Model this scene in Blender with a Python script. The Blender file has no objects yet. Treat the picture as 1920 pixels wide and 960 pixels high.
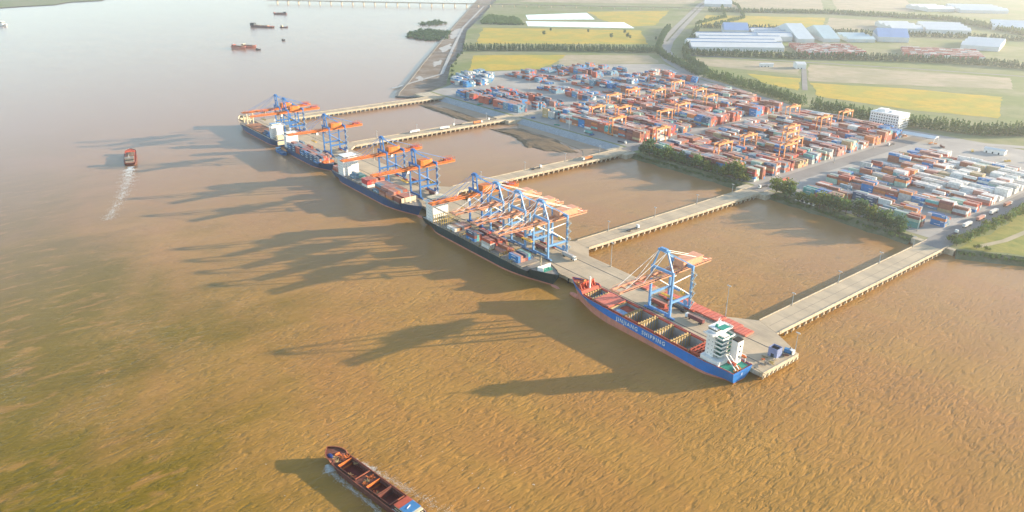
import bpy, math, random
from mathutils import Vector, Matrix
import numpy as np

R_ = math.radians
rnd = random.Random(7)
scene = bpy.context.scene
C = scene.collection

# ---------------------------------------------------------------- camera, sky, sun, exposure
cam_d = bpy.data.cameras.new('camera'); cam = bpy.data.objects.new('camera', cam_d); C.objects.link(cam)
right = Vector((0.61328887, 0.7898587, 0.0))
down = Vector((0.30926085, -0.2401268, -0.92016132))
fwd = Vector((-0.72679742, 0.56432469, -0.39153947))
mw = Matrix((right, -down, -fwd)).transposed().to_4x4(); mw.translation = Vector((0, 0, 240))
cam.matrix_world = mw
cam_d.sensor_width = 36.0; cam_d.lens = 1388.9 / 1920 * 36.0
cam_d.clip_start = 1.0; cam_d.clip_end = 20000
scene.camera = cam

SUN_EL, SUN_AZ = 11.8, 28.0
world = bpy.data.worlds.new('World'); scene.world = world; world.use_nodes = True
wn = world.node_tree; wn.nodes.clear()
wo = wn.nodes.new('ShaderNodeOutputWorld'); wb = wn.nodes.new('ShaderNodeBackground')
sk = wn.nodes.new('ShaderNodeTexSky'); sk.sky_type = 'NISHITA'; sk.sun_disc = False
sk.sun_elevation = R_(SUN_EL); sk.sun_rotation = R_(SUN_AZ); sk.air_density = 1.0; sk.dust_density = 0.3; sk.altitude = 50
wb.inputs['Strength'].default_value = 0.15
wn.links.new(sk.outputs[0], wb.inputs[0]); wn.links.new(wb.outputs[0], wo.inputs[0])
sd = bpy.data.lights.new('sun', 'SUN'); sun = bpy.data.objects.new('sun', sd); C.objects.link(sun)
sd.energy = 5.0; sd.angle = R_(0.6); sd.color = (1.0, 0.83, 0.61)
sv = Vector((math.sin(R_(SUN_AZ)) * math.cos(R_(SUN_EL)), math.cos(R_(SUN_AZ)) * math.cos(R_(SUN_EL)), math.sin(R_(SUN_EL))))
sun.rotation_euler = sv.to_track_quat('Z', 'Y').to_euler()
scene.view_settings.view_transform = 'Standard'; scene.view_settings.look = 'None'
scene.view_settings.gamma = 1.0; scene.view_settings.exposure = 1.58
scene.view_settings.use_curve_mapping = False
cy = scene.cycles
cy.use_denoising = True; cy.max_bounces = 5; cy.diffuse_bounces = 2; cy.glossy_bounces = 2
cy.transmission_bounces = 2; cy.volume_bounces = 0; cy.transparent_max_bounces = 4; cy.caustics_reflective = False; cy.caustics_refractive = False

# ---------------------------------------------------------------- materials
MATS = {}
def _new(name):
    m = bpy.data.materials.new(name); m.use_nodes = True
    nt = m.node_tree; return m, nt, nt.nodes['Principled BSDF']
def mat(name, col, rough=0.6, var=0.25, scale=0.6, metal=0.0, spec=0.3, stain=None, stain_amt=0.35, streak=None):
    """painted or plain surface with blotchy wear"""
    if name in MATS: return MATS[name]
    m, nt, p = _new(name); N, K = nt.nodes, nt.links
    tc = N.new('ShaderNodeTexCoord'); n1 = N.new('ShaderNodeTexNoise')
    n1.inputs['Scale'].default_value = scale; n1.inputs['Detail'].default_value = 6; n1.inputs['Roughness'].default_value = 0.65
    K.new(tc.outputs['Object'], n1.inputs['Vector'])
    mr = N.new('ShaderNodeMapRange'); mr.inputs[1].default_value = 0.3; mr.inputs[2].default_value = 0.7
    mr.inputs[3].default_value = 1 - var; mr.inputs[4].default_value = 1 + var * 0.6
    K.new(n1.outputs[0], mr.inputs[0])
    mx = N.new('ShaderNodeMix'); mx.data_type = 'RGBA'; mx.blend_type = 'MULTIPLY'; mx.inputs[0].default_value = 1
    mx.inputs[6].default_value = (*col, 1); K.new(mr.outputs[0], mx.inputs[7])
    out = mx.outputs[2]
    if stain:
        n2 = N.new('ShaderNodeTexNoise'); n2.inputs['Scale'].default_value = scale * 0.37; n2.inputs['Detail'].default_value = 8
        n2.inputs['Roughness'].default_value = 0.7
        if streak:
            mp = N.new('ShaderNodeMapping'); mp.inputs['Scale'].default_value = streak; K.new(tc.outputs['Object'], mp.inputs['Vector']); K.new(mp.outputs[0], n2.inputs['Vector'])
        else: K.new(tc.outputs['Object'], n2.inputs['Vector'])
        r2 = N.new('ShaderNodeMapRange'); r2.inputs[1].default_value = 0.5; r2.inputs[2].default_value = 0.68; r2.inputs[4].default_value = stain_amt
        K.new(n2.outputs[0], r2.inputs[0])
        m2 = N.new('ShaderNodeMix'); m2.data_type = 'RGBA'; K.new(r2.outputs[0], m2.inputs[0]); K.new(out, m2.inputs[6])
        m2.inputs[7].default_value = (*stain, 1); out = m2.outputs[2]
    K.new(out, p.inputs['Base Color']); p.inputs['Roughness'].default_value = rough; p.inputs['Metallic'].default_value = metal
    p.inputs['Specular IOR Level'].default_value = spec
    MATS[name] = m; return m
def ground_mat(name, c1, c2, c3, s1=0.01, s2=0.08, lo=0.42, hi=0.6, bump=0.0):
    if name in MATS: return MATS[name]
    m, nt, p = _new(name); N, K = nt.nodes, nt.links
    tc = N.new('ShaderNodeTexCoord')
    a = N.new('ShaderNodeTexNoise'); a.inputs['Scale'].default_value = s1; a.inputs['Detail'].default_value = 9; a.inputs['Roughness'].default_value = 0.62
    b = N.new('ShaderNodeTexNoise'); b.inputs['Scale'].default_value = s2; b.inputs['Detail'].default_value = 8; b.inputs['Roughness'].default_value = 0.7
    K.new(tc.outputs['Object'], a.inputs['Vector']); K.new(tc.outputs['Object'], b.inputs['Vector'])
    ra = N.new('ShaderNodeMapRange'); ra.inputs[1].default_value = lo; ra.inputs[2].default_value = hi; K.new(a.outputs[0], ra.inputs[0])
    rb = N.new('ShaderNodeMapRange'); rb.inputs[1].default_value = 0.4; rb.inputs[2].default_value = 0.7; K.new(b.outputs[0], rb.inputs[0])
    m1 = N.new('ShaderNodeMix'); m1.data_type = 'RGBA'; m1.inputs[6].default_value = (*c1, 1); m1.inputs[7].default_value = (*c2, 1); K.new(ra.outputs[0], m1.inputs[0])
    m2 = N.new('ShaderNodeMix'); m2.data_type = 'RGBA'; m2.inputs[7].default_value = (*c3, 1); K.new(m1.outputs[2], m2.inputs[6])
    mm = N.new('ShaderNodeMath'); mm.operation = 'MULTIPLY'; mm.inputs[1].default_value = 0.6; K.new(rb.outputs[0], mm.inputs[0]); K.new(mm.outputs[0], m2.inputs[0])
    K.new(m2.outputs[2], p.inputs['Base Color']); p.inputs['Roughness'].default_value = 0.95; p.inputs['Specular IOR Level'].default_value = 0.1
    if bump:
        bp = N.new('ShaderNodeBump'); bp.inputs['Strength'].default_value = 0.6; bp.inputs['Distance'].default_value = bump
        K.new(b.outputs[0], bp.inputs['Height']); K.new(bp.outputs[0], p.inputs['Normal'])
    MATS[name] = m; return m
def attr_mat(name, rough=0.55):
    m, nt, p = _new(name); N, K = nt.nodes, nt.links
    at = N.new('ShaderNodeAttribute'); at.attribute_name = 'paint'
    tc = N.new('ShaderNodeTexCoord'); n1 = N.new('ShaderNodeTexNoise'); n1.inputs['Scale'].default_value = 0.45; n1.inputs['Detail'].default_value = 6
    K.new(tc.outputs['Object'], n1.inputs['Vector'])
    mr = N.new('ShaderNodeMapRange'); mr.inputs[1].default_value = 0.3; mr.inputs[2].default_value = 0.7; mr.inputs[3].default_value = 0.72; mr.inputs[4].default_value = 1.15
    K.new(n1.outputs[0], mr.inputs[0])
    mx = N.new('ShaderNodeMix'); mx.data_type = 'RGBA'; mx.blend_type = 'MULTIPLY'; mx.inputs[0].default_value = 1
    K.new(at.outputs['Color'], mx.inputs[6]); K.new(mr.outputs[0], mx.inputs[7]); K.new(mx.outputs[2], p.inputs['Base Color'])
    p.inputs['Roughness'].default_value = rough; p.inputs['Specular IOR Level'].default_value = 0.3
    return m
def leaf_mat(name, c1, c2):
    m, nt, p = _new(name); N, K = nt.nodes, nt.links
    oi = N.new('ShaderNodeObjectInfo'); g = N.new('ShaderNodeNewGeometry'); tc = N.new('ShaderNodeTexCoord')
    n1 = N.new('ShaderNodeTexNoise'); n1.inputs['Scale'].default_value = 0.5; n1.inputs['Detail'].default_value = 3; K.new(tc.outputs['Object'], n1.inputs['Vector'])
    ad = N.new('ShaderNodeMath'); ad.operation = 'MULTIPLY_ADD'; K.new(g.outputs['Random Per Island'], ad.inputs[0]); ad.inputs[1].default_value = 0.5
    K.new(n1.outputs[0], ad.inputs[2])
    mr = N.new('ShaderNodeMapRange'); mr.inputs[1].default_value = 0.35; mr.inputs[2].default_value = 1.1; K.new(ad.outputs[0], mr.inputs[0])
    mx = N.new('ShaderNodeMix'); mx.data_type = 'RGBA'; mx.inputs[6].default_value = (*c1, 1); mx.inputs[7].default_value = (*c2, 1); K.new(mr.outputs[0], mx.inputs[0])
    K.new(mx.outputs[2], p.inputs['Base Color']); p.inputs['Roughness'].default_value = 0.7; p.inputs['Specular IOR Level'].default_value = 0.2
    tr = N.new('ShaderNodeBsdfTranslucent'); K.new(mx.outputs[2], tr.inputs[0])
    ms = N.new('ShaderNodeMixShader'); ms.inputs[0].default_value = 0.3; K.new(p.outputs[0], ms.inputs[1]); K.new(tr.outputs[0], ms.inputs[2])
    K.new(ms.outputs[0], N['Material Output'].inputs['Surface'])
    return m
def water_mat(name, brown, green, y0=None, wave=1.0):
    m, nt, p = _new(name); N, K = nt.nodes, nt.links
    tc = N.new('ShaderNodeTexCoord'); OB = tc.outputs['Object']
    def noise(vec, scale, detail=4, rough=0.55, dist=0.0):
        n = N.new('ShaderNodeTexNoise'); n.inputs['Scale'].default_value = scale; n.inputs['Detail'].default_value = detail
        n.inputs['Roughness'].default_value = rough; n.inputs['Distortion'].default_value = dist; K.new(vec, n.inputs['Vector']); return n.outputs[0]
    def mapped(rz, sx, sy):
        mp = N.new('ShaderNodeMapping'); mp.inputs['Rotation'].default_value = (0, 0, R_(rz)); mp.inputs['Scale'].default_value = (sx, sy, 1)
        K.new(OB, mp.inputs['Vector']); return mp.outputs[0]
    def math_(op, a, b):
        n = N.new('ShaderNodeMath'); n.operation = op
        for i, v in enumerate((a, b)):
            if isinstance(v, (int, float)): n.inputs[i].default_value = v
            else: K.new(v, n.inputs[i])
        return n.outputs[0]
    # silt: brown plume along the quay, green river outside
    sep = N.new('ShaderNodeSeparateXYZ'); K.new(OB, sep.inputs[0])
    big = noise(OB, 0.006, 6, 0.6, 0.6); mid = noise(mapped(-35, 1, 0.35), 0.035, 6, 0.65, 0.5)
    if y0 is not None:
        v = math_('ADD', sep.outputs[1], math_('MULTIPLY', math_('SUBTRACT', big, 0.5), 420.0))
        v = math_('ADD', v, math_('MULTIPLY', math_('SUBTRACT', mid, 0.5), 120.0))
        fac = N.new('ShaderNodeMapRange'); fac.interpolation_type = 'SMOOTHSTEP'; fac.inputs[1].default_value = y0 - 70; fac.inputs[2].default_value = y0 + 80; K.new(v, fac.inputs[0]); fac = fac.outputs[0]
        sm = N.new('ShaderNodeMapRange'); sm.interpolation_type = 'SMOOTHSTEP'; sm.inputs[1].default_value = 0.5; sm.inputs[2].default_value = 0.72; sm.inputs[4].default_value = 0.75
        K.new(noise(mapped(8, 1.0, 0.36), 0.11, 4, 0.6, 0.5), sm.inputs[0]); fac = math_('MAXIMUM', fac, sm.outputs[0])
    else: fac = None
    mx = N.new('ShaderNodeMix'); mx.data_type = 'RGBA'; mx.inputs[6].default_value = (*green, 1); mx.inputs[7].default_value = (*brown, 1)
    if fac is None: mx.inputs[0].default_value = 1
    else: K.new(fac, mx.inputs[0])
    sw = N.new('ShaderNodeMapRange'); sw.inputs[1].default_value = 0.3; sw.inputs[2].default_value = 0.7; sw.inputs[3].default_value = 0.86; sw.inputs[4].default_value = 1.1; K.new(mid, sw.inputs[0])
    m2 = N.new('ShaderNodeMix'); m2.data_type = 'RGBA'; m2.blend_type = 'MULTIPLY'; m2.inputs[0].default_value = 1; K.new(mx.outputs[2], m2.inputs[6]); K.new(sw.outputs[0], m2.inputs[7])
    # redder silt in streaks along the current
    rs = noise(mapped(-8, 0.28, 1.0), 0.02, 6, 0.6, 0.8); rr = N.new('ShaderNodeMapRange'); rr.inputs[1].default_value = 0.42; rr.inputs[2].default_value = 0.66; rr.inputs[4].default_value = 0.55; K.new(rs, rr.inputs[0])
    m3 = N.new('ShaderNodeMix'); m3.data_type = 'RGBA'; K.new(math_('MULTIPLY', rr.outputs[0], 1.0 if fac is None else fac), m3.inputs[0]); K.new(m2.outputs[2], m3.inputs[6]); m3.inputs[7].default_value = (brown[0] * 1.0, brown[1] * .86, brown[2] * 1.1, 1)
    # sky reflection and haze painted into the water: greyer colour away from near berth
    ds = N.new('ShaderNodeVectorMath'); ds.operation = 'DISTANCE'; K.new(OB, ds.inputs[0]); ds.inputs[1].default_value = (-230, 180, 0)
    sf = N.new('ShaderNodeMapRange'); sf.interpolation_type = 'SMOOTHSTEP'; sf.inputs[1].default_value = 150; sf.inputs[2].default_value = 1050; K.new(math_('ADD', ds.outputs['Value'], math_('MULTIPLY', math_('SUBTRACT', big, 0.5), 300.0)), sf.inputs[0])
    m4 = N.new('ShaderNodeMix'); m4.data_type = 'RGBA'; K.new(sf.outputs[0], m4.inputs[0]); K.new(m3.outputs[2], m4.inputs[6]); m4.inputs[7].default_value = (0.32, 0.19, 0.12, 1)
    K.new(m4.outputs[2], p.inputs['Base Color'])
    p.inputs['Roughness'].default_value = 0.24; p.inputs['IOR'].default_value = 1.33; p.inputs['Specular IOR Level'].default_value = 0.5
    # waves: short wind chop over a longer cross swell
    w1 = noise(mapped(104, 1.0, 0.32), 0.36, 4, 0.58, 0.25)
    w1 = math_('ADD', math_('MULTIPLY', w1, 0.6), math_('MULTIPLY', math_('SUBTRACT', 1.0, math_('ABSOLUTE', math_('MULTIPLY', math_('SUBTRACT', w1, 0.5), 2.4), 0.0)), 0.35))
    w2 = noise(mapped(-46, 1.0, 0.3), 0.24, 3, 0.55, 0.3)
    w2 = math_('SUBTRACT', 1.0, math_('ABSOLUTE', math_('MULTIPLY', math_('SUBTRACT', w2, 0.5), 2.6), 0.0))   # sharp little crests
    w3 = noise(OB, 1.3, 3, 0.6)
    rough_area = noise(mapped(-20, 0.5, 1.0), 0.022, 4, 0.55, 0.6)
    amp = N.new('ShaderNodeMapRange'); amp.inputs[1].default_value = 0.35; amp.inputs[2].default_value = 0.65; amp.inputs[3].default_value = 0.55; amp.inputs[4].default_value = 1.25; K.new(rough_area, amp.inputs[0])
    h = math_('ADD', math_('MULTIPLY', w1, 1.0), math_('MULTIPLY', w2, 0.34)); h = math_('ADD', h, math_('MULTIPLY', w3, 0.07)); h = math_('MULTIPLY', math_('SUBTRACT', h, 0.87), amp.outputs[0])
    # the chop dies down inside the basins and upstream
    dv = N.new('ShaderNodeVectorMath'); dv.operation = 'DISTANCE'; K.new(OB, dv.inputs[0]); dv.inputs[1].default_value = (-120, 60, 0)
    calm = N.new('ShaderNodeMapRange'); calm.interpolation_type = 'SMOOTHSTEP'; calm.inputs[1].default_value = 180; calm.inputs[2].default_value = 640; calm.inputs[3].default_value = 1.0; calm.inputs[4].default_value = 0.22; K.new(dv.outputs['Value'], calm.inputs[0])
    h = math_('MULTIPLY', h, calm.outputs[0])
    bp = N.new('ShaderNodeBump'); bp.inputs['Strength'].default_value = 1.0; bp.inputs['Distance'].default_value = wave
    K.new(h, bp.inputs['Height']); K.new(bp.outputs[0], p.inputs['Normal'])
    # silty body scatters light diffusely; the surface film mirrors the sky over a gentler swell
    p.inputs['Specular IOR Level'].default_value = 0.0; p.inputs['Roughness'].default_value = 0.9
    b2 = N.new('ShaderNodeBump'); b2.inputs['Strength'].default_value = 1.0; b2.inputs['Distance'].default_value = wave * 0.34; K.new(h, b2.inputs['Height'])
    gl = N.new('ShaderNodeBsdfGlossy'); gl.inputs['Roughness'].default_value = 0.22; gl.inputs['Color'].default_value = (1, 1, 1, 1); K.new(b2.outputs[0], gl.inputs['Normal'])
    fr = N.new('ShaderNodeFresnel'); fr.inputs['IOR'].default_value = 1.17; K.new(b2.outputs[0], fr.inputs['Normal'])
    ms = N.new('ShaderNodeMixShader'); K.new(fr.outputs[0], ms.inputs[0]); K.new(p.outputs[0], ms.inputs[1]); K.new(gl.outputs[0], ms.inputs[2])
    K.new(ms.outputs[0], N['Material Output'].inputs['Surface'])
    return m

# ---------------------------------------------------------------- mesh helpers
class MB:
    def __init__(s): s.v = []; s.f = []; s.m = []
    def add(s, vs, fs, m=0):
        o = len(s.v); s.v += [tuple(v) for v in vs]; s.f += [tuple(i + o for i in f) for f in fs]; s.m += [m] * len(fs); return s
    def box(s, c, d, rz=0.0, m=0):
        x, y, z = (a / 2 for a in d); co, si = math.cos(rz), math.sin(rz)
        P = [(-x, -y, -z), (x, -y, -z), (x, y, -z), (-x, y, -z), (-x, -y, z), (x, -y, z), (x, y, z), (-x, y, z)]
        P = [(c[0] + a * co - b * si, c[1] + a * si + b * co, c[2] + e) for a, b, e in P]
        return s.add(P, [(0, 3, 2, 1), (4, 5, 6, 7), (0, 1, 5, 4), (1, 2, 6, 5), (2, 3, 7, 6), (3, 0, 4, 7)], m)
    def bx(s, x0, x1, y0, y1, z0, z1, m=0): return s.box(((x0 + x1) / 2, (y0 + y1) / 2, (z0 + z1) / 2), (x1 - x0, y1 - y0, z1 - z0), 0, m)
    def frame_(s, p, q):
        p, q = Vector(p), Vector(q); d = (q - p).normalized(); up = Vector((0, 0, 1)) if abs(d.z) < 0.98 else Vector((0, 1, 0))
        a = d.cross(up).normalized(); b = a.cross(d).normalized(); return p, q, a, b
    def bar(s, p, q, w, h=None, m=0, w2=None, h2=None):
        h = h or w; w2 = w2 or w; h2 = h2 or h; p, q, a, b = s.frame_(p, q)
        P = [p - a * w / 2 - b * h / 2, p + a * w / 2 - b * h / 2, p + a * w / 2 + b * h / 2, p - a * w / 2 + b * h / 2,
             q - a * w2 / 2 - b * h2 / 2, q + a * w2 / 2 - b * h2 / 2, q + a * w2 / 2 + b * h2 / 2, q - a * w2 / 2 + b * h2 / 2]
        return s.add(P, [(3, 2, 1, 0), (4, 5, 6, 7), (0, 1, 5, 4), (1, 2, 6, 5), (2, 3, 7, 6), (3, 0, 4, 7)], m)
    def tube(s, p, q, r, n=6, r2=None, m=0):
        r2 = r if r2 is None else r2; p, q, a, b = s.frame_(p, q); P = []
        for c, rr in ((p, r), (q, r2)):
            for i in range(n): t = 2 * math.pi * i / n; P.append(c + a * math.cos(t) * rr + b * math.sin(t) * rr)
        F = [(i, (i + 1) % n, n + (i + 1) % n, n + i) for i in range(n)] + [tuple(range(n))[::-1], tuple(range(n, 2 * n))]
        return s.add(P, F, m)
    def prism(s, poly, z0, z1, m=0, taper=None):
        n = len(poly); top = taper or poly
        return s.add([(x, y, z0) for x, y in poly] + [(x, y, z1) for x, y in top],
                     [tuple(range(n))[::-1], tuple(range(n, 2 * n))] + [(i, (i + 1) % n, n + (i + 1) % n, n + i) for i in range(n)], m)
    def mesh(s, name, mats):
        me = bpy.data.meshes.new(name); me.from_pydata(s.v, [], s.f)
        for mt in (mats if isinstance(mats, (list, tuple)) else [mats]): me.materials.append(mt)
        if any(s.m): me.polygons.foreach_set('material_index', s.m)
        me.update(); return me
    def build(s, name, mats, parent=None, loc=None, smooth=False):
        me = s.mesh(name, mats)
        if smooth: me.polygons.foreach_set('use_smooth', [True] * len(me.polygons))
        return link(name, me, parent, loc)
def link(name, me, parent=None, loc=None, rz=0.0):
    o = bpy.data.objects.new(name, me); C.objects.link(o)
    if parent is not None: o.parent = parent
    if loc: o.location = loc
    if rz: o.rotation_euler = (0, 0, rz)
    return o
def tag(o, label, cat, group=None):
    o['label'] = label; o['category'] = cat
    if group: o['group'] = group
    return o
def thing(name, label, cat, loc, rz=0.0, group=None):
    o = bpy.data.objects.new(name, None); C.objects.link(o); o.location = loc; o.rotation_euler = (0, 0, rz); o.empty_display_size = 1
    return tag(o, label, cat, group)
def struct(o): o['kind'] = 'structure'; return o
def stuff(o, label=None, cat=None):
    o['kind'] = 'stuff'
    if label: o['label'] = label
    if cat: o['category'] = cat
    return o
def copy_tree(o, parent=None):
    c = o.copy(); C.objects.link(c); c.parent = parent
    for ch in o.children: copy_tree(ch, c)
    return c
def sheet(name, poly, z, m, parent=None):
    o = MB().add([(x, y, z) for x, y in poly], [tuple(range(len(poly)))]).build(name, m, parent)
    if parent is None: struct(o)
    return o
def ss(a, b, x):
    t = min(1, max(0, (x - a) / (b - a))); return t * t * (3 - 2 * t)
ORD = ['first', 'second', 'third', 'fourth', 'fifth', 'sixth', 'seventh', 'eighth', 'ninth', 'tenth', 'eleventh', 'twelfth', 'thirteenth', 'fourteenth', 'fifteenth', 'sixteenth', 'seventeenth', 'eighteenth', 'nineteenth', 'twentieth',
       'twenty-first', 'twenty-second', 'twenty-third', 'twenty-fourth', 'twenty-fifth', 'twenty-sixth', 'twenty-seventh', 'twenty-eighth', 'twenty-ninth', 'thirtieth', 'thirty-first', 'thirty-second', 'thirty-third', 'thirty-fourth', 'thirty-fifth', 'thirty-sixth', 'thirty-seventh', 'thirty-eighth']

concrete = mat('concrete', (0.48, 0.38, 0.255), 0.9, 0.18, 0.05, stain=(0.27, 0.225, 0.17), stain_amt=0.75, streak=(.6, 3.2, 1))
concrete_edge = mat('concrete_edge', (0.50, 0.42, 0.30), 0.9, 0.25, 0.3, stain=(0.22, 0.15, 0.08), stain_amt=.6, streak=(3, 3, 1))
asphalt = mat('asphalt', (0.24, 0.22, 0.20), 0.9, 0.2, 0.03, stain=(0.26, 0.24, 0.21), stain_amt=0.5)
pavement = mat('yard_paving', (0.36, 0.33, 0.29), 0.9, 0.2, 0.03, stain=(0.25, 0.235, 0.22), stain_amt=0.5)
white = mat('white_paint', (0.78, 0.76, 0.72), 0.5, 0.1, 0.4, stain=(0.5, 0.42, 0.34), stain_amt=0.25)
dark = mat('dark_steel', (0.035, 0.035, 0.04), 0.6)
rubber = mat('rubber', (0.02, 0.02, 0.02), 0.9)
glass = mat('dark_glass', (0.03, 0.045, 0.05), 0.12, 0.1, spec=0.6)
red_deck = mat('red_oxide', (0.44, 0.085, 0.045), 0.65, 0.3, 0.35, stain=(0.22, 0.06, 0.03))

# ================================================================ THE SETTING
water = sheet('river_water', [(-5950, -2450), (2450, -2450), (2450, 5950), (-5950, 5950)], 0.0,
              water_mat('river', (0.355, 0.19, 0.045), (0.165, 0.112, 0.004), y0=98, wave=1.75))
SHORE = [(-5900, 4800), (-2900, 2180), (-2160, 1550), (-1795, 1231), (-1445, 979), (-1298, 849), (-1120, 722), (-1082, 664), (-1046, 661), (-860, 660), (-826, 660),
         (-627, 660), (-597, 652), (-436, 652), (-404, 650), (-255, 640), (-222, 638), (-204, 650), (-178, 666), (0, 800), (400, 1000), (2400, 2200)]
gm = ground_mat('scrubland', (0.20, 0.225, 0.085), (0.29, 0.265, 0.15), (0.14, 0.175, 0.07), 0.006, 0.05)
ground = sheet('ground', [(-5900, 5900)] + SHORE + [(2400, 5900)], 5.0, gm)
stone = mat('revetment_stone', (0.33, 0.345, 0.35), 0.9, 0.3, 0.5, stain=(0.2, 0.2, 0.16), stain_amt=0.4)
def strip(name, pts, out, z0, z1, m, n=4, jit=0.0):
    """a slope from the shore line pts down to pts shifted by out"""
    r = random.Random(len(name) + len(pts)); mb = MB(); P = []
    dense = []
    for (a, b) in zip(pts, pts[1:]):
        k = max(1, int(math.dist(a, b) / 12)); dense += [(a[0] + (b[0] - a[0]) * i / k, a[1] + (b[1] - a[1]) * i / k) for i in range(k)]
    dense.append(pts[-1]); rows = []
    for (x, y) in dense:
        w = 1 + r.uniform(-jit, jit)
        rows.append([(x + out[0] * w * j / n, y + out[1] * w * j / n, z0 + (z1 - z0) * j / n + (r.uniform(-.25, .25) if 0 < j < n else 0)) for j in range(n + 1)])
    V = [p for row in rows for p in row]; w = n + 1
    F = [(i * w + j, i * w + j + 1, (i + 1) * w + j + 1, (i + 1) * w + j) for i in range(len(rows) - 1) for j in range(n)]
    return struct(MB().add(V, F).build(name, m))
verge = ground_mat('shore_verge', (0.10, 0.115, 0.05), (0.20, 0.19, 0.12), (0.07, 0.085, 0.035), 0.06, 0.3)
strip('revetment', [(-1044, 661), (-862, 660)], (0, -15), 5, -1, stone)
strip('revetment', [(-824, 660), (-629, 660)], (0, -15), 5, -1, stone)
strip('revetment', [(-595, 652), (-438, 652)], (0, -12), 5, -1, verge, jit=.2)
strip('revetment', [(-402, 650), (-257, 640)], (0, -12), 5, -1, verge, jit=.2)
strip('revetment', [(-222, 638), (-204, 650), (-178, 666), (0, 800), (400, 1000), (2400, 2200)], (4, -9), 5, -1, verge, jit=.25)
for a, b in ((-862, -824), (-629, -595), (-438, -402), (-257, -222), (-1082, -1044)):
    struct(MB().bx(a, b, 634, 665, -1, 4.96).build('abutment', concrete_edge))
# spit of reclaimed mud with its dyke, beyond the farthest jetty
mud = ground_mat('mud', (0.22, 0.16, 0.11), (0.32, 0.27, 0.22), (0.16, 0.125, 0.09), 0.02, 0.09)
spitL = [(-5850, 4400), (-2685, 1887), (-1952, 1291), (-1365, 820), (-1201, 691), (-1130, 632), (-1096, 608)]
spitR = [(-1062, 640), (-1082, 664), (-1120, 722), (-1298, 849), (-1445, 979), (-1795, 1231), (-2160, 1550), (-2900, 2180), (-5850, 4790)]
sheet('mud_spit', spitL + spitR, 1.2, mud)
dyke_m = mat('dyke_stone', (0.17, 0.165, 0.15), 0.9, 0.3, 0.4)
mb = MB(); path = spitL[1:] + [(-1062, 640)]
for a, b in zip(path, path[1:]): mb.bar((a[0], a[1], .6), (b[0], b[1], .6), 5.0, 3.6)
struct(mb.build('dyke', dyke_m))
wet = mat('wet_sand', (0.42, 0.38, 0.33), 0.5, 0.15, 0.03)
for i, (a, b, s) in enumerate([((-1250, 745), (-1200, 720), 12), ((-1400, 890), (-1330, 830), 16), ((-1620, 1060), (-1500, 960), 22), ((-1900, 1280), (-1700, 1120), 30)]):
    d = (Vector(b) - Vector(a)).normalized(); n = Vector((-d.y, d.x)) * s; r = random.Random(i)
    P = []
    for sg, seq in ((1, range(0, 11)), (-1, range(10, -1, -1))):
        for k in seq:
            q = Vector(a).lerp(Vector(b), k / 10) + n * sg * (0.5 + r.uniform(-.3, .3)) * math.sin(math.pi * (k + .5) / 11); P.append((q.x, q.y))
    sheet('wet_flat', P, 1.27, wet)
# mud banks drying in the two far basins
def bank(name, pts, h, m, z=0.0):
    P = [Vector(p) for p in pts]; c = sum(P, Vector((0, 0))) / len(P); r = random.Random(len(pts)); out = []
    for a, b in zip(P, P[1:] + P[:1]):
        for k in range(6): q = a.lerp(b, k / 6); q += (q - c).normalized() * r.uniform(-4, 4); out.append(q)
    n = len(out); V = []
    for s, zz in ((1.06, -.6), (0.86, h * .5), (0.55, h), (0.25, h * .9)):
        V += [(c.x + (q.x - c.x) * s, c.y + (q.y - c.y) * s, z + zz + r.uniform(-.08, .08)) for q in out]
    F = [(j * n + i, j * n + (i + 1) % n, (j + 1) * n + (i + 1) % n, (j + 1) * n + i) for j in range(3) for i in range(n)] + [tuple(range(3 * n, 4 * n))]
    return struct(MB().add(V, F).build(name, m))
bank('mud_bank', [(-1026, 604), (-984, 600), (-906, 596), (-860, 602), (-866, 620), (-949, 626), (-1022, 618)], 1.6, mat('silt', (0.17, 0.115, 0.06), 0.8, 0.35, 0.15))
bank('mud_bank', [(-824, 596), (-780, 600), (-714, 574), (-678, 584), (-645, 610), (-718, 630), (-800, 634)], 1.6, MATS['silt'])
flat = mat('mud_flat', (0.33, 0.235, 0.15), 0.6, 0.2, 0.05)
sheet('mud_flat', [(-1010, 625), (-940, 626), (-868, 620), (-863, 647), (-1020, 648)], 0.25, flat)
sheet('mud_flat', [(-800, 633), (-720, 631), (-655, 620), (-632, 600), (-630, 647), (-820, 648)], 0.25, flat)
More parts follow.
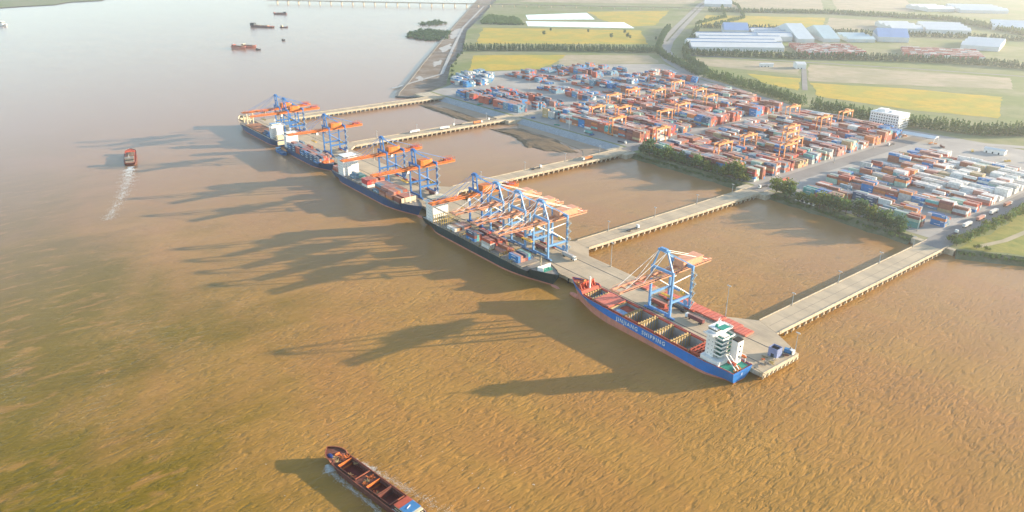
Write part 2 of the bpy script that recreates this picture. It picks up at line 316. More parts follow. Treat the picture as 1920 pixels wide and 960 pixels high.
# paved yards, fields, roads
sheet('yard_pavement', [(-1082, 668), (-1045, 666), (-850, 665), (-621, 664), (-430, 656), (-236, 646), (-236, 1000), (-300, 1035), (-450, 1030), (-600, 1022), (-715, 1062), (-880, 1122),
                        (-1045, 1210), (-1108, 1126), (-1155, 1020), (-1150, 958), (-1205, 835), (-1112, 724)], 5.06, pavement)
grass_y = ground_mat('yellow_grass', (0.50, 0.345, 0.05), (0.37, 0.32, 0.06), (0.28, 0.24, 0.06), 0.016, 0.09, .44, .58)
sand = ground_mat('bare_soil', (0.42, 0.34, 0.24), (0.33, 0.285, 0.19), (0.25, 0.235, 0.11), 0.012, 0.05, .44, .6)
grass_g = ground_mat('green_grass', (0.30, 0.26, 0.07), (0.22, 0.235, 0.055), (0.13, 0.15, 0.04), 0.03, 0.12, .4, .62)
FIELDS = [('field', grass_y, [(-1216, 838), (-1389, 971), (-1270, 1138), (-1216, 1077), (-1155, 964)]),
          ('field', sand, [(-1269, 1140), (-1150, 1280), (-1062, 1217), (-1113, 1128), (-1158, 1022), (-1213, 1068)]),
          ('field', grass_y, [(-1553, 1094), (-1842, 1321), (-1510, 1634), (-1285, 1422)]),
          ('field', grass_y, [(-2045, 1929), (-1890, 2195), (-1575, 1764), (-1600, 1695), (-1780, 1752)]),
          ('field', grass_y, [(-1472, 1846), (-1700, 2169), (-1392, 2400), (-1212, 2080), (-1337, 1971)]),
          ('field', sand, [(-1208, 2090), (-1387, 2410), (-1164, 2446), (-1074, 2173)]),
          ('field', sand, [(-1082, 1313), (-884, 1442), (-800, 1314), (-970, 1262)]),
          ('field', sand, [(-860, 1447), (-535, 1592), (-485, 1466), (-745, 1262)]),
          ('field', grass_y, [(-735, 1248), (-602, 1331), (-468, 1379), (-407, 1200), (-518, 1159), (-655, 1146)]),
          ('field', grass_y, [(-867, 1245), (-770, 1276), (-705, 1165), (-789, 1184)]),
          ('field', sand, [(-2150, 2740), (-1846, 3122), (-1571, 2686), (-1871, 2415)]),
          ('field', sand, [(-1817, 3159), (-1620, 3413), (-1321, 2861), (-1516, 2683)]),
          ('field', sand, [(-2900, 2500), (-2300, 2950), (-2200, 2760), (-2050, 2500), (-2560, 2020)]),
          ('field', grass_g, [(-222, 640), (-204, 652), (-178, 668), (-60, 757), (-60, 1000), (-220, 990)])]
def ragged(poly, seed, amp=5.0):
    r = random.Random(seed); P = [Vector(p) for p in poly]; out = []
    for a, b in zip(P, P[1:] + P[:1]):
        k = max(2, int((b - a).length / 14)); d = (b - a).normalized(); n = Vector((-d.y, d.x)); dr = 0.0
        for i in range(k):
            dr = dr * .6 + r.uniform(-amp, amp) * .6; q = a.lerp(b, i / k) + n * (dr if i else 0); out.append((q.x, q.y))
    return out
for i, (n, m, p) in enumerate(FIELDS): sheet(n, ragged(p, i), 5.12 + .003 * i, m)
pond = water_mat('pond', (0.33, 0.29, 0.24), (0.3, 0.27, 0.2), None, 0.05)
for p in ([(-1911, 1538), (-1696, 1761), (-1558, 1663), (-1795, 1454)], [(-2083, 1676), (-2014, 1899), (-1820, 1754), (-1947, 1577)], [(-194, 722), (-176, 762), (-130, 770), (-125, 716), (-160, 694), (-184, 690)]):
    sheet('pond', p, 5.2, pond)
def ribbon(name, pts, w, z, m):
    P = [Vector(p) for p in pts]; Lf, Rt = [], []
    for i, p in enumerate(P):
        d = ((P[min(i + 1, len(P) - 1)] - P[max(i - 1, 0)])).normalized(); n = Vector((-d.y, d.x)) * w / 2
        Lf.append((p + n)); Rt.append((p - n))
    V = [(a.x, a.y, z) for a in Lf] + [(a.x, a.y, z) for a in Rt]; k = len(P)
    return struct(MB().add(V, [(i, i + 1, k + i + 1, k + i) for i in range(k - 1)]).build(name, m))
HW = [(-2900, 3920), (-2142, 2741), (-1978, 2484), (-1506, 1802), (-1292, 1499), (-1184, 1364), (-1062, 1255), (-900, 1142)]
ribbon('highway', HW, 34, 5.22, mat('highway', (0.30, 0.28, 0.25), 0.9, 0.15, 0.03))
ribbon('median', HW[1:5], 5, 5.28, verge)
ribbon('road', [(-900, 1142), (-813, 1109), (-720, 1068), (-615, 1030), (-516, 1006), (-380, 1010), (-300, 1060)], 14, 5.24, pavement)
ribbon('road', [(-1102, 1352), (-890, 1458), (-710, 1550), (-531, 1626), (-200, 1790)], 10, 5.26, asphalt)
ribbon('road', [(-875, 1450), (-700, 1177)], 9, 5.30, asphalt)
ribbon('road', [(-852 + 10, 650), (-845, 1000)], 17, 5.10, concrete)
ribbon('road', [(-612, 650), (-612, 1030)], 20, 5.10, asphalt)
ribbon('road', [(-420, 640), (-422, 1010)], 20, 5.10, asphalt)
ribbon('road', [(-238, 628), (-238, 1020)], 20, 5.10, asphalt)
ribbon('road', [(-1861, 2262), (-1500, 2560), (-1100, 2620), (-700, 2300)], 12, 5.3, asphalt)
ribbon('track', [(-214, 655), (-205, 690), (-202, 730), (-185, 775), (-140, 830), (-60, 880)], 5, 5.18, sand)
ribbon('track', [(-1165, 600 + 40), (-1240, 790), (-1500, 985), (-1900, 1290), (-2500, 1800)], 7, 1.9, wet)
# far bank on the other side of the river
sheet('far_bank', [(-3570, 250), (-3614, 356), (-3626, 468), (-3744, 545), (-3765, 670), (-4000, 760), (-5900, 900), (-5900, -900), (-3900, -500), (-3700, 100)], 2.5, gm)

# ---------------------------------------------------------------- quay and jetties
rail_m = mat('rail', (0.06, 0.055, 0.05), 0.5)
QF, QB, QX0, QX1 = 347.0, 388.0, -1046.0, -206.0
JET = [(-1037, 661), (-843, 661), (-612, 653), (-420, 650), (-238, 640)]
quay_poly = [(QX0, QF), (QX1, QF), (QX1, 384)]
for jx, _ in reversed(JET):
    if jx == -238: quay_poly += [(jx + 9, 396), (jx - 9, 402), (jx - 27, QB)]
    elif jx == -1037: quay_poly += [(jx + 22, QB), (jx + 9, 396), (QX0, 396)]
    else: quay_poly += [(jx + 22, QB), (jx + 9, 400), (jx - 9, 400), (jx - 22, QB)]
quay = struct(MB().prism(quay_poly, 3.4, 5.0).build('quay', concrete))
for y in (356, 376): MB().bx(QX0 + 3, QX1 - 4, y - .32, y + .32, 5.003, 5.06).build('crane_rail', rail_m, quay)
MB().bx(QX0, QX1, QF - .5, QF - .002, 2.4, 5.18).build('fascia', concrete_edge, quay)
MB().bx(QX1 + .002, QX1 + .6, QF, 384, 2.4, 5.3).build('fascia', concrete_edge, quay)
me = MB().bx(-.9, .9, -.6, .6, 0, 0.06).mesh('joint', rail_m)
jl = MB().bx(-.06, .06, 0, 40, 0, .012).mesh('joint', mat('joint', (0.2, 0.17, 0.14), 0.9))
for i in range(1, 28): link('slab_joint', jl, quay, (QX0 + i * 30, QF + .3, 5.001))
fm = MB().bx(-.5, .5, -.7, 0, 1.0, 4.6).mesh('fender', rubber)
bm_ = MB().tube((0, 0, 5), (0, 0, 5.5), .3, 8).tube((0, 0, 5.5), (0, 0, 5.7), .5, 8).mesh('bollard', dark)
for i in range(42):
    link('fender', fm, quay, (QX0 + 10 + i * 20, QF - .55, 0)); link('bollard', bm_, quay, (QX0 + 14 + i * 20, QF + 1.2, 0))
pile_me = MB().tube((0, 0, -3), (0, 0, 3.2), .55, 8).mesh('pile', concrete_edge)
qc = MB().bx(-.2, 1.1, -.8, .8, 1.6, 3.4).mesh('pile_cap', concrete_edge)
for i in range(9):
    link('pile', pile_me, quay, (QX1 - .4, QF + 2 + i * 4.2, 0)); link('pile_cap', qc, quay, (QX1 - .1, QF + 2 + i * 4.2, 0))
kb = MB()
def jetty(jx, y1, label):
    y0 = 400.2 if jx not in (-1037, -238) else (396.2 if jx == -1037 else 399)
    j = thing('jetty', label, 'jetty', (jx, y0, 0), 0, 'jetties from the quay to the yard')
    Lr = y1 - y0
    if jx == -238: MB().prism([(-9, 3.2), (9, -2.8), (9, Lr), (-9, Lr)], 3.5, 4.992).build('deck', concrete, j)
    else: MB().bx(-9, 9, 0, Lr, 3.5, 4.992).build('deck', concrete, j)
    for s in (-1, 1):
        MB().bx(s * 9 - .25, s * 9 + .25, 3.5 if s < 0 else 0, Lr, 3.2, 5.55).build('kerb', concrete_edge, j)
    cap = MB().bx(-10.2, 10.2, -.75, .75, 1.7, 3.45).mesh('pile_cap', concrete_edge)
    n = int(Lr / 7.5)
    for i in range(n):
        y = 4 + (i + .5) * (Lr - 8) / n
        link('pile_cap', cap, j, (0, y, 0))
        for s in (-1, 1): link('pile', pile_me, j, (s * 8.6, y, 0))
    MB().bx(-.12, .12, 2, Lr - 2, 5.0, 5.012).build('centre_joint', MATS['joint'], j)
    return j
JL = ['farthest pale concrete jetty, beside the mud spit', 'concrete jetty with white vehicles, next to the sloped revetments', 'concrete jetty carrying one orange container truck, leading to the gantry block',
      'empty concrete jetty ending between two clumps of shore shrubs', 'nearest concrete jetty, ending at the grassy bank beside the white ship bridge']
for (jx, y1), lb in zip(JET, JL): jetty(jx, y1, lb)

# ---------------------------------------------------------------- viaduct, warehouses, office
def viaduct():
    a, b = Vector((-3190, 1187)), Vector((-1800, 2312)); d = (b - a); Lr = d.length; ang = math.atan2(d.y, d.x)
    v = thing('viaduct', 'long pale road viaduct on piers crossing behind the mud spit', 'viaduct', (a.x, a.y, 0), ang)
    MB().bx(0, Lr, -6, 6, 12.4, 14).build('deck', concrete, v)
    for s in (-1, 1): MB().bx(0, Lr, s * 6 - .2, s * 6 + .2, 12.2, 15).build('parapet', concrete_edge, v)
    pm = MB().bx(-1.2, 1.2, -4, 4, -2, 11.2).bx(-1.6, 1.6, -5.5, 5.5, 11.2, 12.38).mesh('pier', concrete_edge)
    for i in range(1, int(Lr / 48)): link('pier', pm, v, (i * 48, 0, 0))
viaduct()
roofs = {'white': mat('roof_white', (0.62, 0.62, 0.60), 0.45, 0.08, 0.05), 'pale': mat('roof_pale_blue', (0.50, 0.55, 0.57), 0.45, 0.1, 0.05),
         'blue': mat('roof_blue', (0.20, 0.30, 0.50), 0.45, 0.1, 0.05), 'teal': mat('roof_teal', (0.40, 0.50, 0.52), 0.45, 0.1, 0.05)}
wallm = mat('shed_wall', (0.55, 0.56, 0.56), 0.6, 0.1, 0.05)
def warehouse(a, b, d, h, bays, roof, label, ridge='blue'):
    a, b, d = Vector(a), Vector(b), Vector(d); u = (b - a); Lw = u.length; u.normalize(); n = Vector((-u.y, u.x)); dep = min(max(40, (d - b).dot(n)), 230)
    w = thing('warehouse', label, 'warehouse', (a.x, a.y, 5), math.atan2(u.y, u.x))
    MB().bx(0, Lw, 0, dep, 0, h).build('wall', wallm, w)
    bw = dep / bays
    for i in range(bays):
        y0, y1 = i * bw, (i + 1) * bw; ym = (y0 + y1) / 2; r = bw * .12
        mb = MB().add([(-.6, y0, h + .05), (Lw + .6, y0, h + .05), (Lw + .6, ym, h + r), (-.6, ym, h + r), (Lw + .6, y1, h + .05), (-.6, y1, h + .05)],
                      [(0, 1, 2, 3), (3, 2, 4, 5), (0, 3, 5), (1, 4, 2), (0, 5, 4, 1)])
        ro = mb.build('roof', roofs[roof], w)
        if ridge: MB().bx(1, Lw - 1, ym - 1.3, ym + 1.3, h + r - .3, h + r + .9).build('ridge_vent', roofs[ridge], ro)
    dm = MB().bx(-2.5, 2.5, -.15, 0, 0, 5).mesh('door', roofs['pale'])
    for k in range(max(1, int(Lw / 30))): link('door', dm, w, (15 + k * 30, -.02, 0))
    return w
for a in [((-1143, 1416), (-1001, 1570), (-1066, 1687), 9, 2, 'white', 'long white shed with blue ridge stripes facing the windbreak trees'),
          ((-1213, 1532), (-1076, 1675), (-1148, 1793), 9, 2, 'white', 'long white shed with blue ridges, second row behind the windbreak'),
          ((-1290, 1727), (-1242, 1769), (-1330, 1850), 14, 1, 'blue', 'tall short shed with blue roof behind the long white sheds'),
          ((-1156, 1692), (-1097, 1750), (-1200, 1880), 12, 3, 'white', 'broad white-roofed factory beside the long ridge-striped sheds'),
          ((-1076, 1742), (-1050, 1774), (-1190, 1960), 9, 1, 'pale', 'narrow pale blue shed running away from the container lot'),
          ((-1040, 1800), (-1014, 1830), (-1130, 1990), 9, 1, 'teal', 'narrow teal shed next to the pale blue one'),
          ((-1004, 1850), (-957, 1895), (-1040, 1990), 8, 3, 'teal', 'low teal shed with several ridges in front of the bright blue roof'),
          ((-964, 1921), (-905, 1960), (-990, 2060), 12, 1, 'blue', 'shed with large bright blue pitched roof'),
          ((-1050, 2161), (-990, 2216), (-1090, 2360), 10, 3, 'white', 'white shed with hipped look behind the yellow field'),
          ((-979, 2209), (-886, 2268), (-990, 2440), 10, 4, 'white', 'largest white shed on the far side of the lots'),
          ((-773, 1938), (-698, 1960), (-760, 2110), 10, 3, 'white', 'white shed beside the farther container rows'),
          ((-1938, 2451), (-1856, 2515), (-1960, 2640), 10, 2, 'white', 'white shed next to the highway near the top edge'),
          ((-1292, 2899), (-1233, 2975), (-1330, 3120), 10, 3, 'white', 'small white shed by the farthest sandy plot'),
          ((-1202, 2945), (-1080, 3034), (-1200, 3240), 10, 4, 'pale', 'wide pale blue shed farthest toward the horizon'),
          ((-900, 2440), (-760, 2500), (-830, 2680), 10, 4, 'pale', 'wide pale shed at the upper edge behind the white sheds')]:
    warehouse(*a, ridge='blue' if 'ridge' in a[6] and 'white' in a[6] else None)
def office():
    o = thing('office_building', 'white multi-storey office block behind the container yard', 'office', (-500, 1014, 5))
    MB().bx(0, 40, 0, 28, 0, 19).build('wall', white, o)
    MB().bx(-.4, 40.4, -.4, 28.4, 19.003, 19.9).build('roof', white, o)
    MB().bx(5, 16, 8, 18, 19.92, 23).build('stair_house', white, o)
    MB().bx(20, 24, 10, 14, 19.92, 21.6).build('water_tank', roofs['pale'], o)
    wx = MB().bx(-.9, .9, -.06, .25, -.8, .8).mesh('window', glass); wy = MB().bx(-.25, .06, -.9, .9, -.8, .8).mesh('window', glass)
    for f in range(5):
        for k in range(11): link('window', wx, o, (2.6 + k * 3.5, 0, 2.4 + f * 3.6))
        for k in range(7): link('window', wy, o, (40, 3 + k * 3.6, 2.4 + f * 3.6))
    for f in range(4): MB().bx(40.28, 41.6, 1, 27, 4.3 + f * 3.6, 4.6 + f * 3.6).build('balcony', white, o)
office()
def small_building(loc, rz, size, roof, label, name='shed', cat='shed', open_side=False):
    o = thing(name, label, cat, loc, rz); x, y, z = size
    if open_side:
        for px in (0, x):
            for py in (0, y): MB().bx(px - .2, px + .2, py - .2, py + .2, 0, z).build('post', white, o)
    else:
        MB().bx(0, x, 0, y, 0, z).build('wall', white, o)
        dm = MB().bx(-.8, .8, -.1, 0.05, 0, 2.2).mesh('door', glass)
        for k in range(max(1, int(x / 7))): link('door', dm, o, (3 + k * 6.5, 0, 0))
    MB().add([(-.5, -.5, z + .02), (x + .5, -.5, z + .02), (x + .5, y + .5, z + .02), (-.5, y + .5, z + .02), (-.5, y / 2, z + y * .14), (x + .5, y / 2, z + y * .14)],
             [(0, 1, 5, 4), (2, 3, 4, 5), (0, 4, 3), (1, 2, 5), (0, 3, 2, 1)]).build('roof', roof, o)
small_building((-560, 1005, 5.1), 0, (30, 12, 5), roofs['teal'], 'low open shed with teal roof beside the office block', open_side=True)
small_building((-530, 1000, 5.1), 0, (26, 8, 4), roofs['white'], 'low white hut row in front of the office block')
small_building((-436, 975, 5.1), .1, (40, 16, 6), roofs['white'], 'open workshop shelter with cluttered machinery across the yard road', 'workshop', 'workshop', True)
small_building((-340, 985, 5.1), .1, (22, 9, 5), roofs['white'], 'small white building by the trees at the rear of the yard')
small_building((-900, 1335, 5.1), .85, (26, 10, 6), roofs['white'], 'white gate house on the bare lot below the windbreak', 'gatehouse', 'gatehouse')
small_building((-840, 1370, 5.1), .85, (18, 26, 9), roofs['white'], 'taller white building where the side road leaves the bare lot')
def arcade():
    o = thing('arcade_wall', 'small white building with round arches on the shore bank', 'building', (-377, 646.5, 4.6), -.08)
    MB().bx(0, 21, .3, 6, 0, 4).build('wall', white, o); MB().bx(-.4, 21.4, -.2, 6.4, 4.01, 4.5).build('roof', white, o)
    for k in range(4):
        cx = 2.9 + k * 5.05; P = [(cx + 1.5 * math.cos(t), 0.2, 1.5 + 1.5 * math.sin(t)) for t in [math.pi * i / 8 for i in range(9)]] + [(cx - 1.5, .2, .2), (cx + 1.5, .2, .2)]
        Q = [(x, .36, z) for x, y, z in P]; n = len(P)
        MB().add(P + Q, [tuple(range(n)), tuple(range(n, 2 * n))[::-1]] + [(i, (i + 1) % n, n + (i + 1) % n, n + i) for i in range(n)]).build('arch', glass, o)
    w = thing('site_cabins', 'stacked white site cabins three high behind the arched building', 'cabins', (-381, 664, 5.1), .05)
    for k in range(3):
        c = MB().bx(0, 9, 0, 3, k * 3.02, k * 3.02 + 2.8).build('cabin', white, w)
        MB().bx(.6, 8.4, -.06, .1, k * 3.02 + 1.1, k * 3.02 + 2.2).build('window', glass, c)
arcade()

# ---------------------------------------------------------------- trees
leaf_g = leaf_mat('leaf_green', (0.04, 0.09, 0.026), (0.14, 0.22, 0.05))
leaf_d = leaf_mat('leaf_dark', (0.03, 0.08, 0.04), (0.10, 0.17, 0.06))
leaf_y = leaf_mat('leaf_bright', (0.06, 0.10, 0.015), (0.19, 0.22, 0.035))
bark = mat('bark', (0.10, 0.07, 0.05), 0.9)
def leaves(pts, nl, size, seed, conic=False):
    """quads for crowns: pts rows are x, y, z0, height, radius"""
    g = np.random.default_rng(seed); pts = np.asarray(pts, float); T = len(pts)
    k = 6; cl = g.normal(size=(T, k, 3)); cl /= np.linalg.norm(cl, axis=2, keepdims=True); cl *= g.uniform(.45, .8, (T, k, 1))
    ci = g.integers(0, k, (T, nl)); base = np.take_along_axis(cl, ci[:, :, None].repeat(3, 2), 1)
    p = base + g.normal(size=(T, nl, 3)) * .26
    if conic:
        zz = g.uniform(-1, 1, (T, nl)); rr = (1 - (zz + 1) / 2.15) * np.sqrt(g.uniform(.25, 1, (T, nl))); a = g.uniform(0, 6.283, (T, nl))
        p = np.stack([rr * np.cos(a), rr * np.sin(a), zz], 2)
    h = pts[:, None, 3]; r = pts[:, None, 4]
    c = np.stack([pts[:, None, 0] + p[:, :, 0] * r, pts[:, None, 1] + p[:, :, 1] * r, pts[:, None, 2] + h * .54 + p[:, :, 2] * h * .46], 2).reshape(-1, 3)
    c[:, 2] = np.maximum(c[:, 2], np.repeat(pts[:, 2], nl) + .3)
    M = len(c); a = g.normal(size=(M, 3)); a /= np.linalg.norm(a, axis=1, keepdims=True); b = np.cross(a, g.normal(size=(M, 3))); b /= np.linalg.norm(b, axis=1, keepdims=True)
    s = (size * g.uniform(.6, 1.4, M))[:, None]
    V = np.stack([c - a * s - b * s * .6, c + a * s - b * s * .6, c + a * s * .7 + b * s * .7, c - a * s * .7 + b * s * .7], 1).reshape(-1, 3)
    return V
def quad_mesh(name, V, m):
    n = len(V) // 4; me = bpy.data.meshes.new(name); me.vertices.add(len(V)); me.vertices.foreach_set('co', V.ravel())
    me.loops.add(4 * n); me.loops.foreach_set('vertex_index', np.arange(4 * n)); me.polygons.add(n); me.polygons.foreach_set('loop_start', np.arange(0, 4 * n, 4))
    me.materials.append(m); me.update(calc_edges=True); return me
CROWN = [quad_mesh('crown', leaves([(0, 0, 0, 1, .5)], 420, .055, 10 + i), m) for i, m in enumerate((leaf_g, leaf_d, leaf_y, leaf_g, leaf_d))]
TRUNK = []
for i in range(3):
    r = random.Random(i); mb = MB().tube((0, 0, -.05), (.02, 0, .5), .035, 6, .02)
    for k in range(4):
        t = r.uniform(0, 6.28); mb.tube((.01, 0, .22 + .07 * k), (.25 * math.cos(t), .25 * math.sin(t), .6 + .08 * k), .014, 5, .005)
    TRUNK.append(mb.mesh('trunk', bark))
def tree(x, y, h, w, kind, label, group, name='shore_tree', cat='tree', z=4.9):
    t = thing(name, label, cat, (x, y, z), rnd.uniform(0, 6.28), group)
    a = link('trunk', TRUNK[rnd.randrange(3)], t); b = link('crown', CROWN[kind], t)
    for o in (a, b): o.scale = (w, w, h)
def row_xy(pts, n):
    P = [Vector(p) for p in pts]; ls = [(b - a).length for a, b in zip(P, P[1:])]; tot = sum(ls); out = []
    for i in range(n):
        s = (i + .5) / n * tot
        for a, b, l in zip(P, P[1:], ls):
            if s <= l: out.append(a.lerp(b, s / l)); break
            s -= l
    return out
SZ = lambda h: 'tall' if h > 13.5 else 'low' if h < 9.5 else 'bushy'
for i, p in enumerate(row_xy([(-594, 656), (-551, 657), (-515, 658), (-480, 657), (-440, 655)], 36)):
    h = (10 + 5 * abs(math.sin(i * .55))) * rnd.uniform(.6, 1.25) * (1.25 if i in (3, 4, 29, 30, 31, 32) else 1)
    tree(p.x + rnd.uniform(-2, 2), p.y + rnd.uniform(-4, 3.5), h, h * rnd.uniform(.75, 1.05), [0, 1, 0, 2, 1, 0, 3][i % 7] if i < 29 else [0, 2][i % 2],
         f'{SZ(h)} green tree on the bank below the gantry yard, {ORD[i]} from third jetty', 'trees on the bank below the gantry yard')
for i, p in enumerate(row_xy([(-404, 655), (-385, 652), (-358, 646), (-330, 648), (-300, 647), (-266, 640)], 38)):
    h = (9.5 + 4.5 * abs(math.sin(i * .43 + 1))) * rnd.uniform(.6, 1.3) * (.6 if 6 <= i <= 10 else 1)
    tree(p.x + rnd.uniform(-2, 2), p.y + rnd.uniform(-4, 4), h, h * rnd.uniform(.75, 1.1), [1, 4, 0, 1, 2][i % 5] if i > 16 else (0 if i % 3 else 2),
         f'{SZ(h)} green tree on the bank below the low-stack yard, {ORD[i]} from the empty jetty', 'trees on the bank below the low-stack yard')
for i, p in enumerate(row_xy([(-225, 641), (-224, 700), (-222, 860)], 26)):
    h = rnd.uniform(8, 10.5); tree(p.x, p.y, h, h * rnd.uniform(.9, 1.1), 2 if i % 2 else 0, f'round clipped tree along the yard side road, {ORD[i]} from the water', 'clipped trees along the side road', 'roadside_tree')
for i, (x, y) in enumerate([(-232, 652), (-212, 652), (-205, 655), (-1395, 935), (-1380, 920), (-1340, 890), (-1300, 862), (-1275, 838), (-1225, 805), (-1190, 780), (-1160, 755), (-1420, 960)]):
    h = rnd.uniform(4, 7); tree(x, y, h, h * 1.2, 1 if i > 2 else 2, f'scrubby bush {["at the water corner by the nearest jetty", "on the dyke edge beside the yellow field"][i > 2]}, {ORD[i]} along', 'scrub bushes', 'bush', 'bush')
for i, (x, y) in enumerate([(-1650, 1420), (-1560, 1480), (-1480, 1540), (-1410, 1480), (-1430, 1440), (-1390, 1470), (-1330, 1500), (-1585, 1340)]):
    h = rnd.uniform(9, 13); tree(x, y, h, h * .8, 1, f'lone dark tree standing in the yellow field, {ORD[i]} counting from the spit', 'lone trees in the yellow field', 'field_tree')
def windbreak(name, pts, spacing, rows, h, r, nl, size, seed, label, m=leaf_d, gap=5.0):
    P = [Vector(p) for p in pts]; tot = sum((b - a).length for a, b in zip(P, P[1:])); r_ = random.Random(seed); out = []
    n = int(tot / spacing); xy = row_xy(pts, n)
    for i, q in enumerate(xy):
        d = (xy[min(i + 1, n - 1)] - xy[max(i - 1, 0)]).normalized(); nn = Vector((-d.y, d.x))
        for k in range(rows):
            c = q + nn * ((k - (rows - 1) / 2) * gap + r_.uniform(-1.5, 1.5)) + d * r_.uniform(-spacing * .5, spacing * .5); hh = h * r_.uniform(.7, 1.2)
            out.append((c.x, c.y, 5, hh, r * r_.uniform(.8, 1.25)))
    o = link(name, quad_mesh(name, leaves(out, nl, size, seed, conic=True), m)); return stuff(o, label, 'trees')
windbreak('treeline', [(-1469, 998), (-1331, 1176), (-1173, 1325)], 4.2, 3, 15, 3.2, 60, .75, 1, 'dark windbreak of tall trees between the two yellow fields')
windbreak('treeline', [(-1500, 1745), (-1360, 1560), (-1230, 1400), (-1170, 1330), (-1085, 1268), (-900, 1150)], 5, 2, 13, 4, 60, .9, 2, 'trees along the field side of the highway', leaf_d, 7)
windbreak('treeline', [(-1440, 1800), (-1290, 1600), (-1150, 1400), (-1050, 1290), (-950, 1215), (-905, 1170)], 5, 2, 12, 4, 60, .9, 3, 'trees along the shed side of the highway', leaf_d, 7)
windbreak('treeline', [(-890, 1150), (-774, 1118), (-714, 1093), (-628, 1056)], 4.2, 3, 15, 3.5, 60, .8, 4, 'thick tree belt behind the gantry yard', leaf_g)
windbreak('treeline', [(-612, 1058), (-534, 1046), (-458, 1052), (-380, 1078), (-330, 1140)], 4.2, 4, 15, 3.5, 60, .8, 5, 'thick tree belt behind the office block', leaf_g)
windbreak('treeline', [(-1111, 1345), (-1000, 1440), (-930, 1490), (-809, 1605), (-676, 1700), (-560, 1735), (-300, 1830)], 5, 3, 14, 4, 50, 1.0, 6, 'windbreak in front of the long sheds and container lot')
windbreak('treeline', [(-1453, 1832), (-1241, 1968), (-1018, 2060), (-866, 2170), (-600, 2300)], 7, 2, 13, 5, 40, 1.4, 7, 'far tree row between the sheds and the yellow field')
windbreak('treeline', [(-1786, 2285), (-1458, 2560), (-1108, 2640), (-728, 2330), (-480, 2000), (-330, 1700), (-250, 1400), (-240, 1120)], 8, 3, 13, 6, 40, 1.6, 8, 'farthest tree rows enclosing the lots', leaf_g, 14)
windbreak('treeline', [(-2400, 3020), (-1900, 2560), (-1570, 2150), (-1490, 1900)], 9, 2, 10, 5, 40, 1.5, 9, 'tree row along the far stretch of the highway', leaf_g, 60)
g_ = np.random.default_rng(3)
def patch(poly, n, hr, seed):
    P = np.array(poly, float); lo, hi = P.min(0), P.max(0); out = []
    while len(out) < n:
        x, y = g_.uniform(lo, hi); ins = False
        for (x1, y1), (x2, y2) in zip(P, np.roll(P, -1, 0)):
            if (y1 > y) != (y2 > y) and x < (x2 - x1) * (y - y1) / (y2 - y1) + x1: ins = not ins
        if ins: out.append((x, y, hr[2], g_.uniform(hr[0], hr[1]), g_.uniform(hr[0], hr[1]) * .7))
    return out
isl = [(-1804, 1043), (-1712, 1046), (-1690, 1085), (-1716, 1117), (-1850, 1215), (-1948, 1176), (-1880, 1090)]
stuff(link('mangrove', quad_mesh('mangrove', leaves(patch(isl, 420, (4, 7, 0), 1), 50, .9, 21), leaf_d)), 'low mangrove islet in the river beside the dyke', 'mangrove')
sheet('mangrove_mud', isl, .3, MATS['silt'])
stuff(link('mangrove', quad_mesh('mangrove', leaves(patch([(-2085, 1245), (-2010, 1240), (-2040, 1330), (-2150, 1360)], 90, (4, 7, 0), 1), 40, 1.0, 22), leaf_d)), 'small mangrove patch against the dyke beyond the islet', 'mangrove')
stuff(link('thicket', quad_mesh('thicket', leaves(patch([(-1930, 1375), (-2140, 1560), (-1996, 1570), (-1820, 1460)], 420, (5, 9, 5), 2), 40, 1.2, 23), leaf_g)), 'dark thicket next to the pale ponds', 'thicket')
stuff(link('undergrowth', quad_mesh('undergrowth', leaves(patch([(-596, 655), (-437, 655), (-437, 644), (-596, 644)], 260, (1, 2.2, 2.6), 2) + patch([(-402, 652), (-257, 642), (-257, 632), (-402, 641)], 260, (1, 2.4, 2.6), 2)
      + patch([(-222, 640), (-190, 660), (-60, 757), (-60, 745), (-180, 655), (-215, 632)], 200, (1.2, 2.6, 3), 2), 26, .5, 24), leaf_g)), 'low scrub on the shore banks', 'scrub')

# ---------------------------------------------------------------- shipping containers
PAL = {'rust brown': (0.30, 0.105, 0.06), 'brick red': (0.43, 0.09, 0.05), 'maroon': (0.20, 0.06, 0.055), 'bright red': (0.50, 0.06, 0.06), 'salmon red': (0.46, 0.21, 0.16),
       'dark blue': (0.028, 0.085, 0.17), 'bright blue': (0.022, 0.19, 0.46), 'steel blue': (0.13, 0.25, 0.34), 'white': (0.70, 0.69, 0.65), 'light grey': (0.48, 0.47, 0.44),
       'teal': (0.10, 0.36, 0.34), 'orange': (0.60, 0.20, 0.06), 'tan': (0.46, 0.34, 0.18), 'pale green': (0.36, 0.50, 0.40)}
MIX_B = [('rust brown', 26), ('brick red', 20), ('maroon', 12), ('bright red', 5), ('salmon red', 7), ('dark blue', 9), ('bright blue', 6), ('steel blue', 5), ('white', 6), ('light grey', 6), ('teal', 3), ('orange', 5), ('tan', 6), ('pale green', 2)]
MIX_C = [('rust brown', 18), ('brick red', 13), ('maroon', 5), ('salmon red', 7), ('dark blue', 6), ('bright blue', 10), ('steel blue', 6), ('white', 11), ('light grey', 7), ('teal', 5), ('orange', 8), ('tan', 4), ('pale green', 5)]
MIX_W = [('white', 58), ('light grey', 18), ('tan', 5), ('rust brown', 8), ('pale green', 4), ('bright blue', 5), ('salmon red', 4)]
MIX_BLUE = [('steel blue', 35), ('bright blue', 22), ('dark blue', 14), ('white', 12), ('brick red', 8), ('light grey', 9)]
MIX_SHIP = [('brick red', 22), ('salmon red', 18), ('rust brown', 16), ('bright red', 7), ('maroon', 8), ('dark blue', 9), ('bright blue', 5), ('light grey', 6), ('white', 6), ('teal', 3), ('orange', 4)]
def pick(r, mix):
    t = r.uniform(0, sum(w for _, w in mix))
    for n, w in mix:
        t -= w
        if t <= 0: return n
    return mix[0][0]
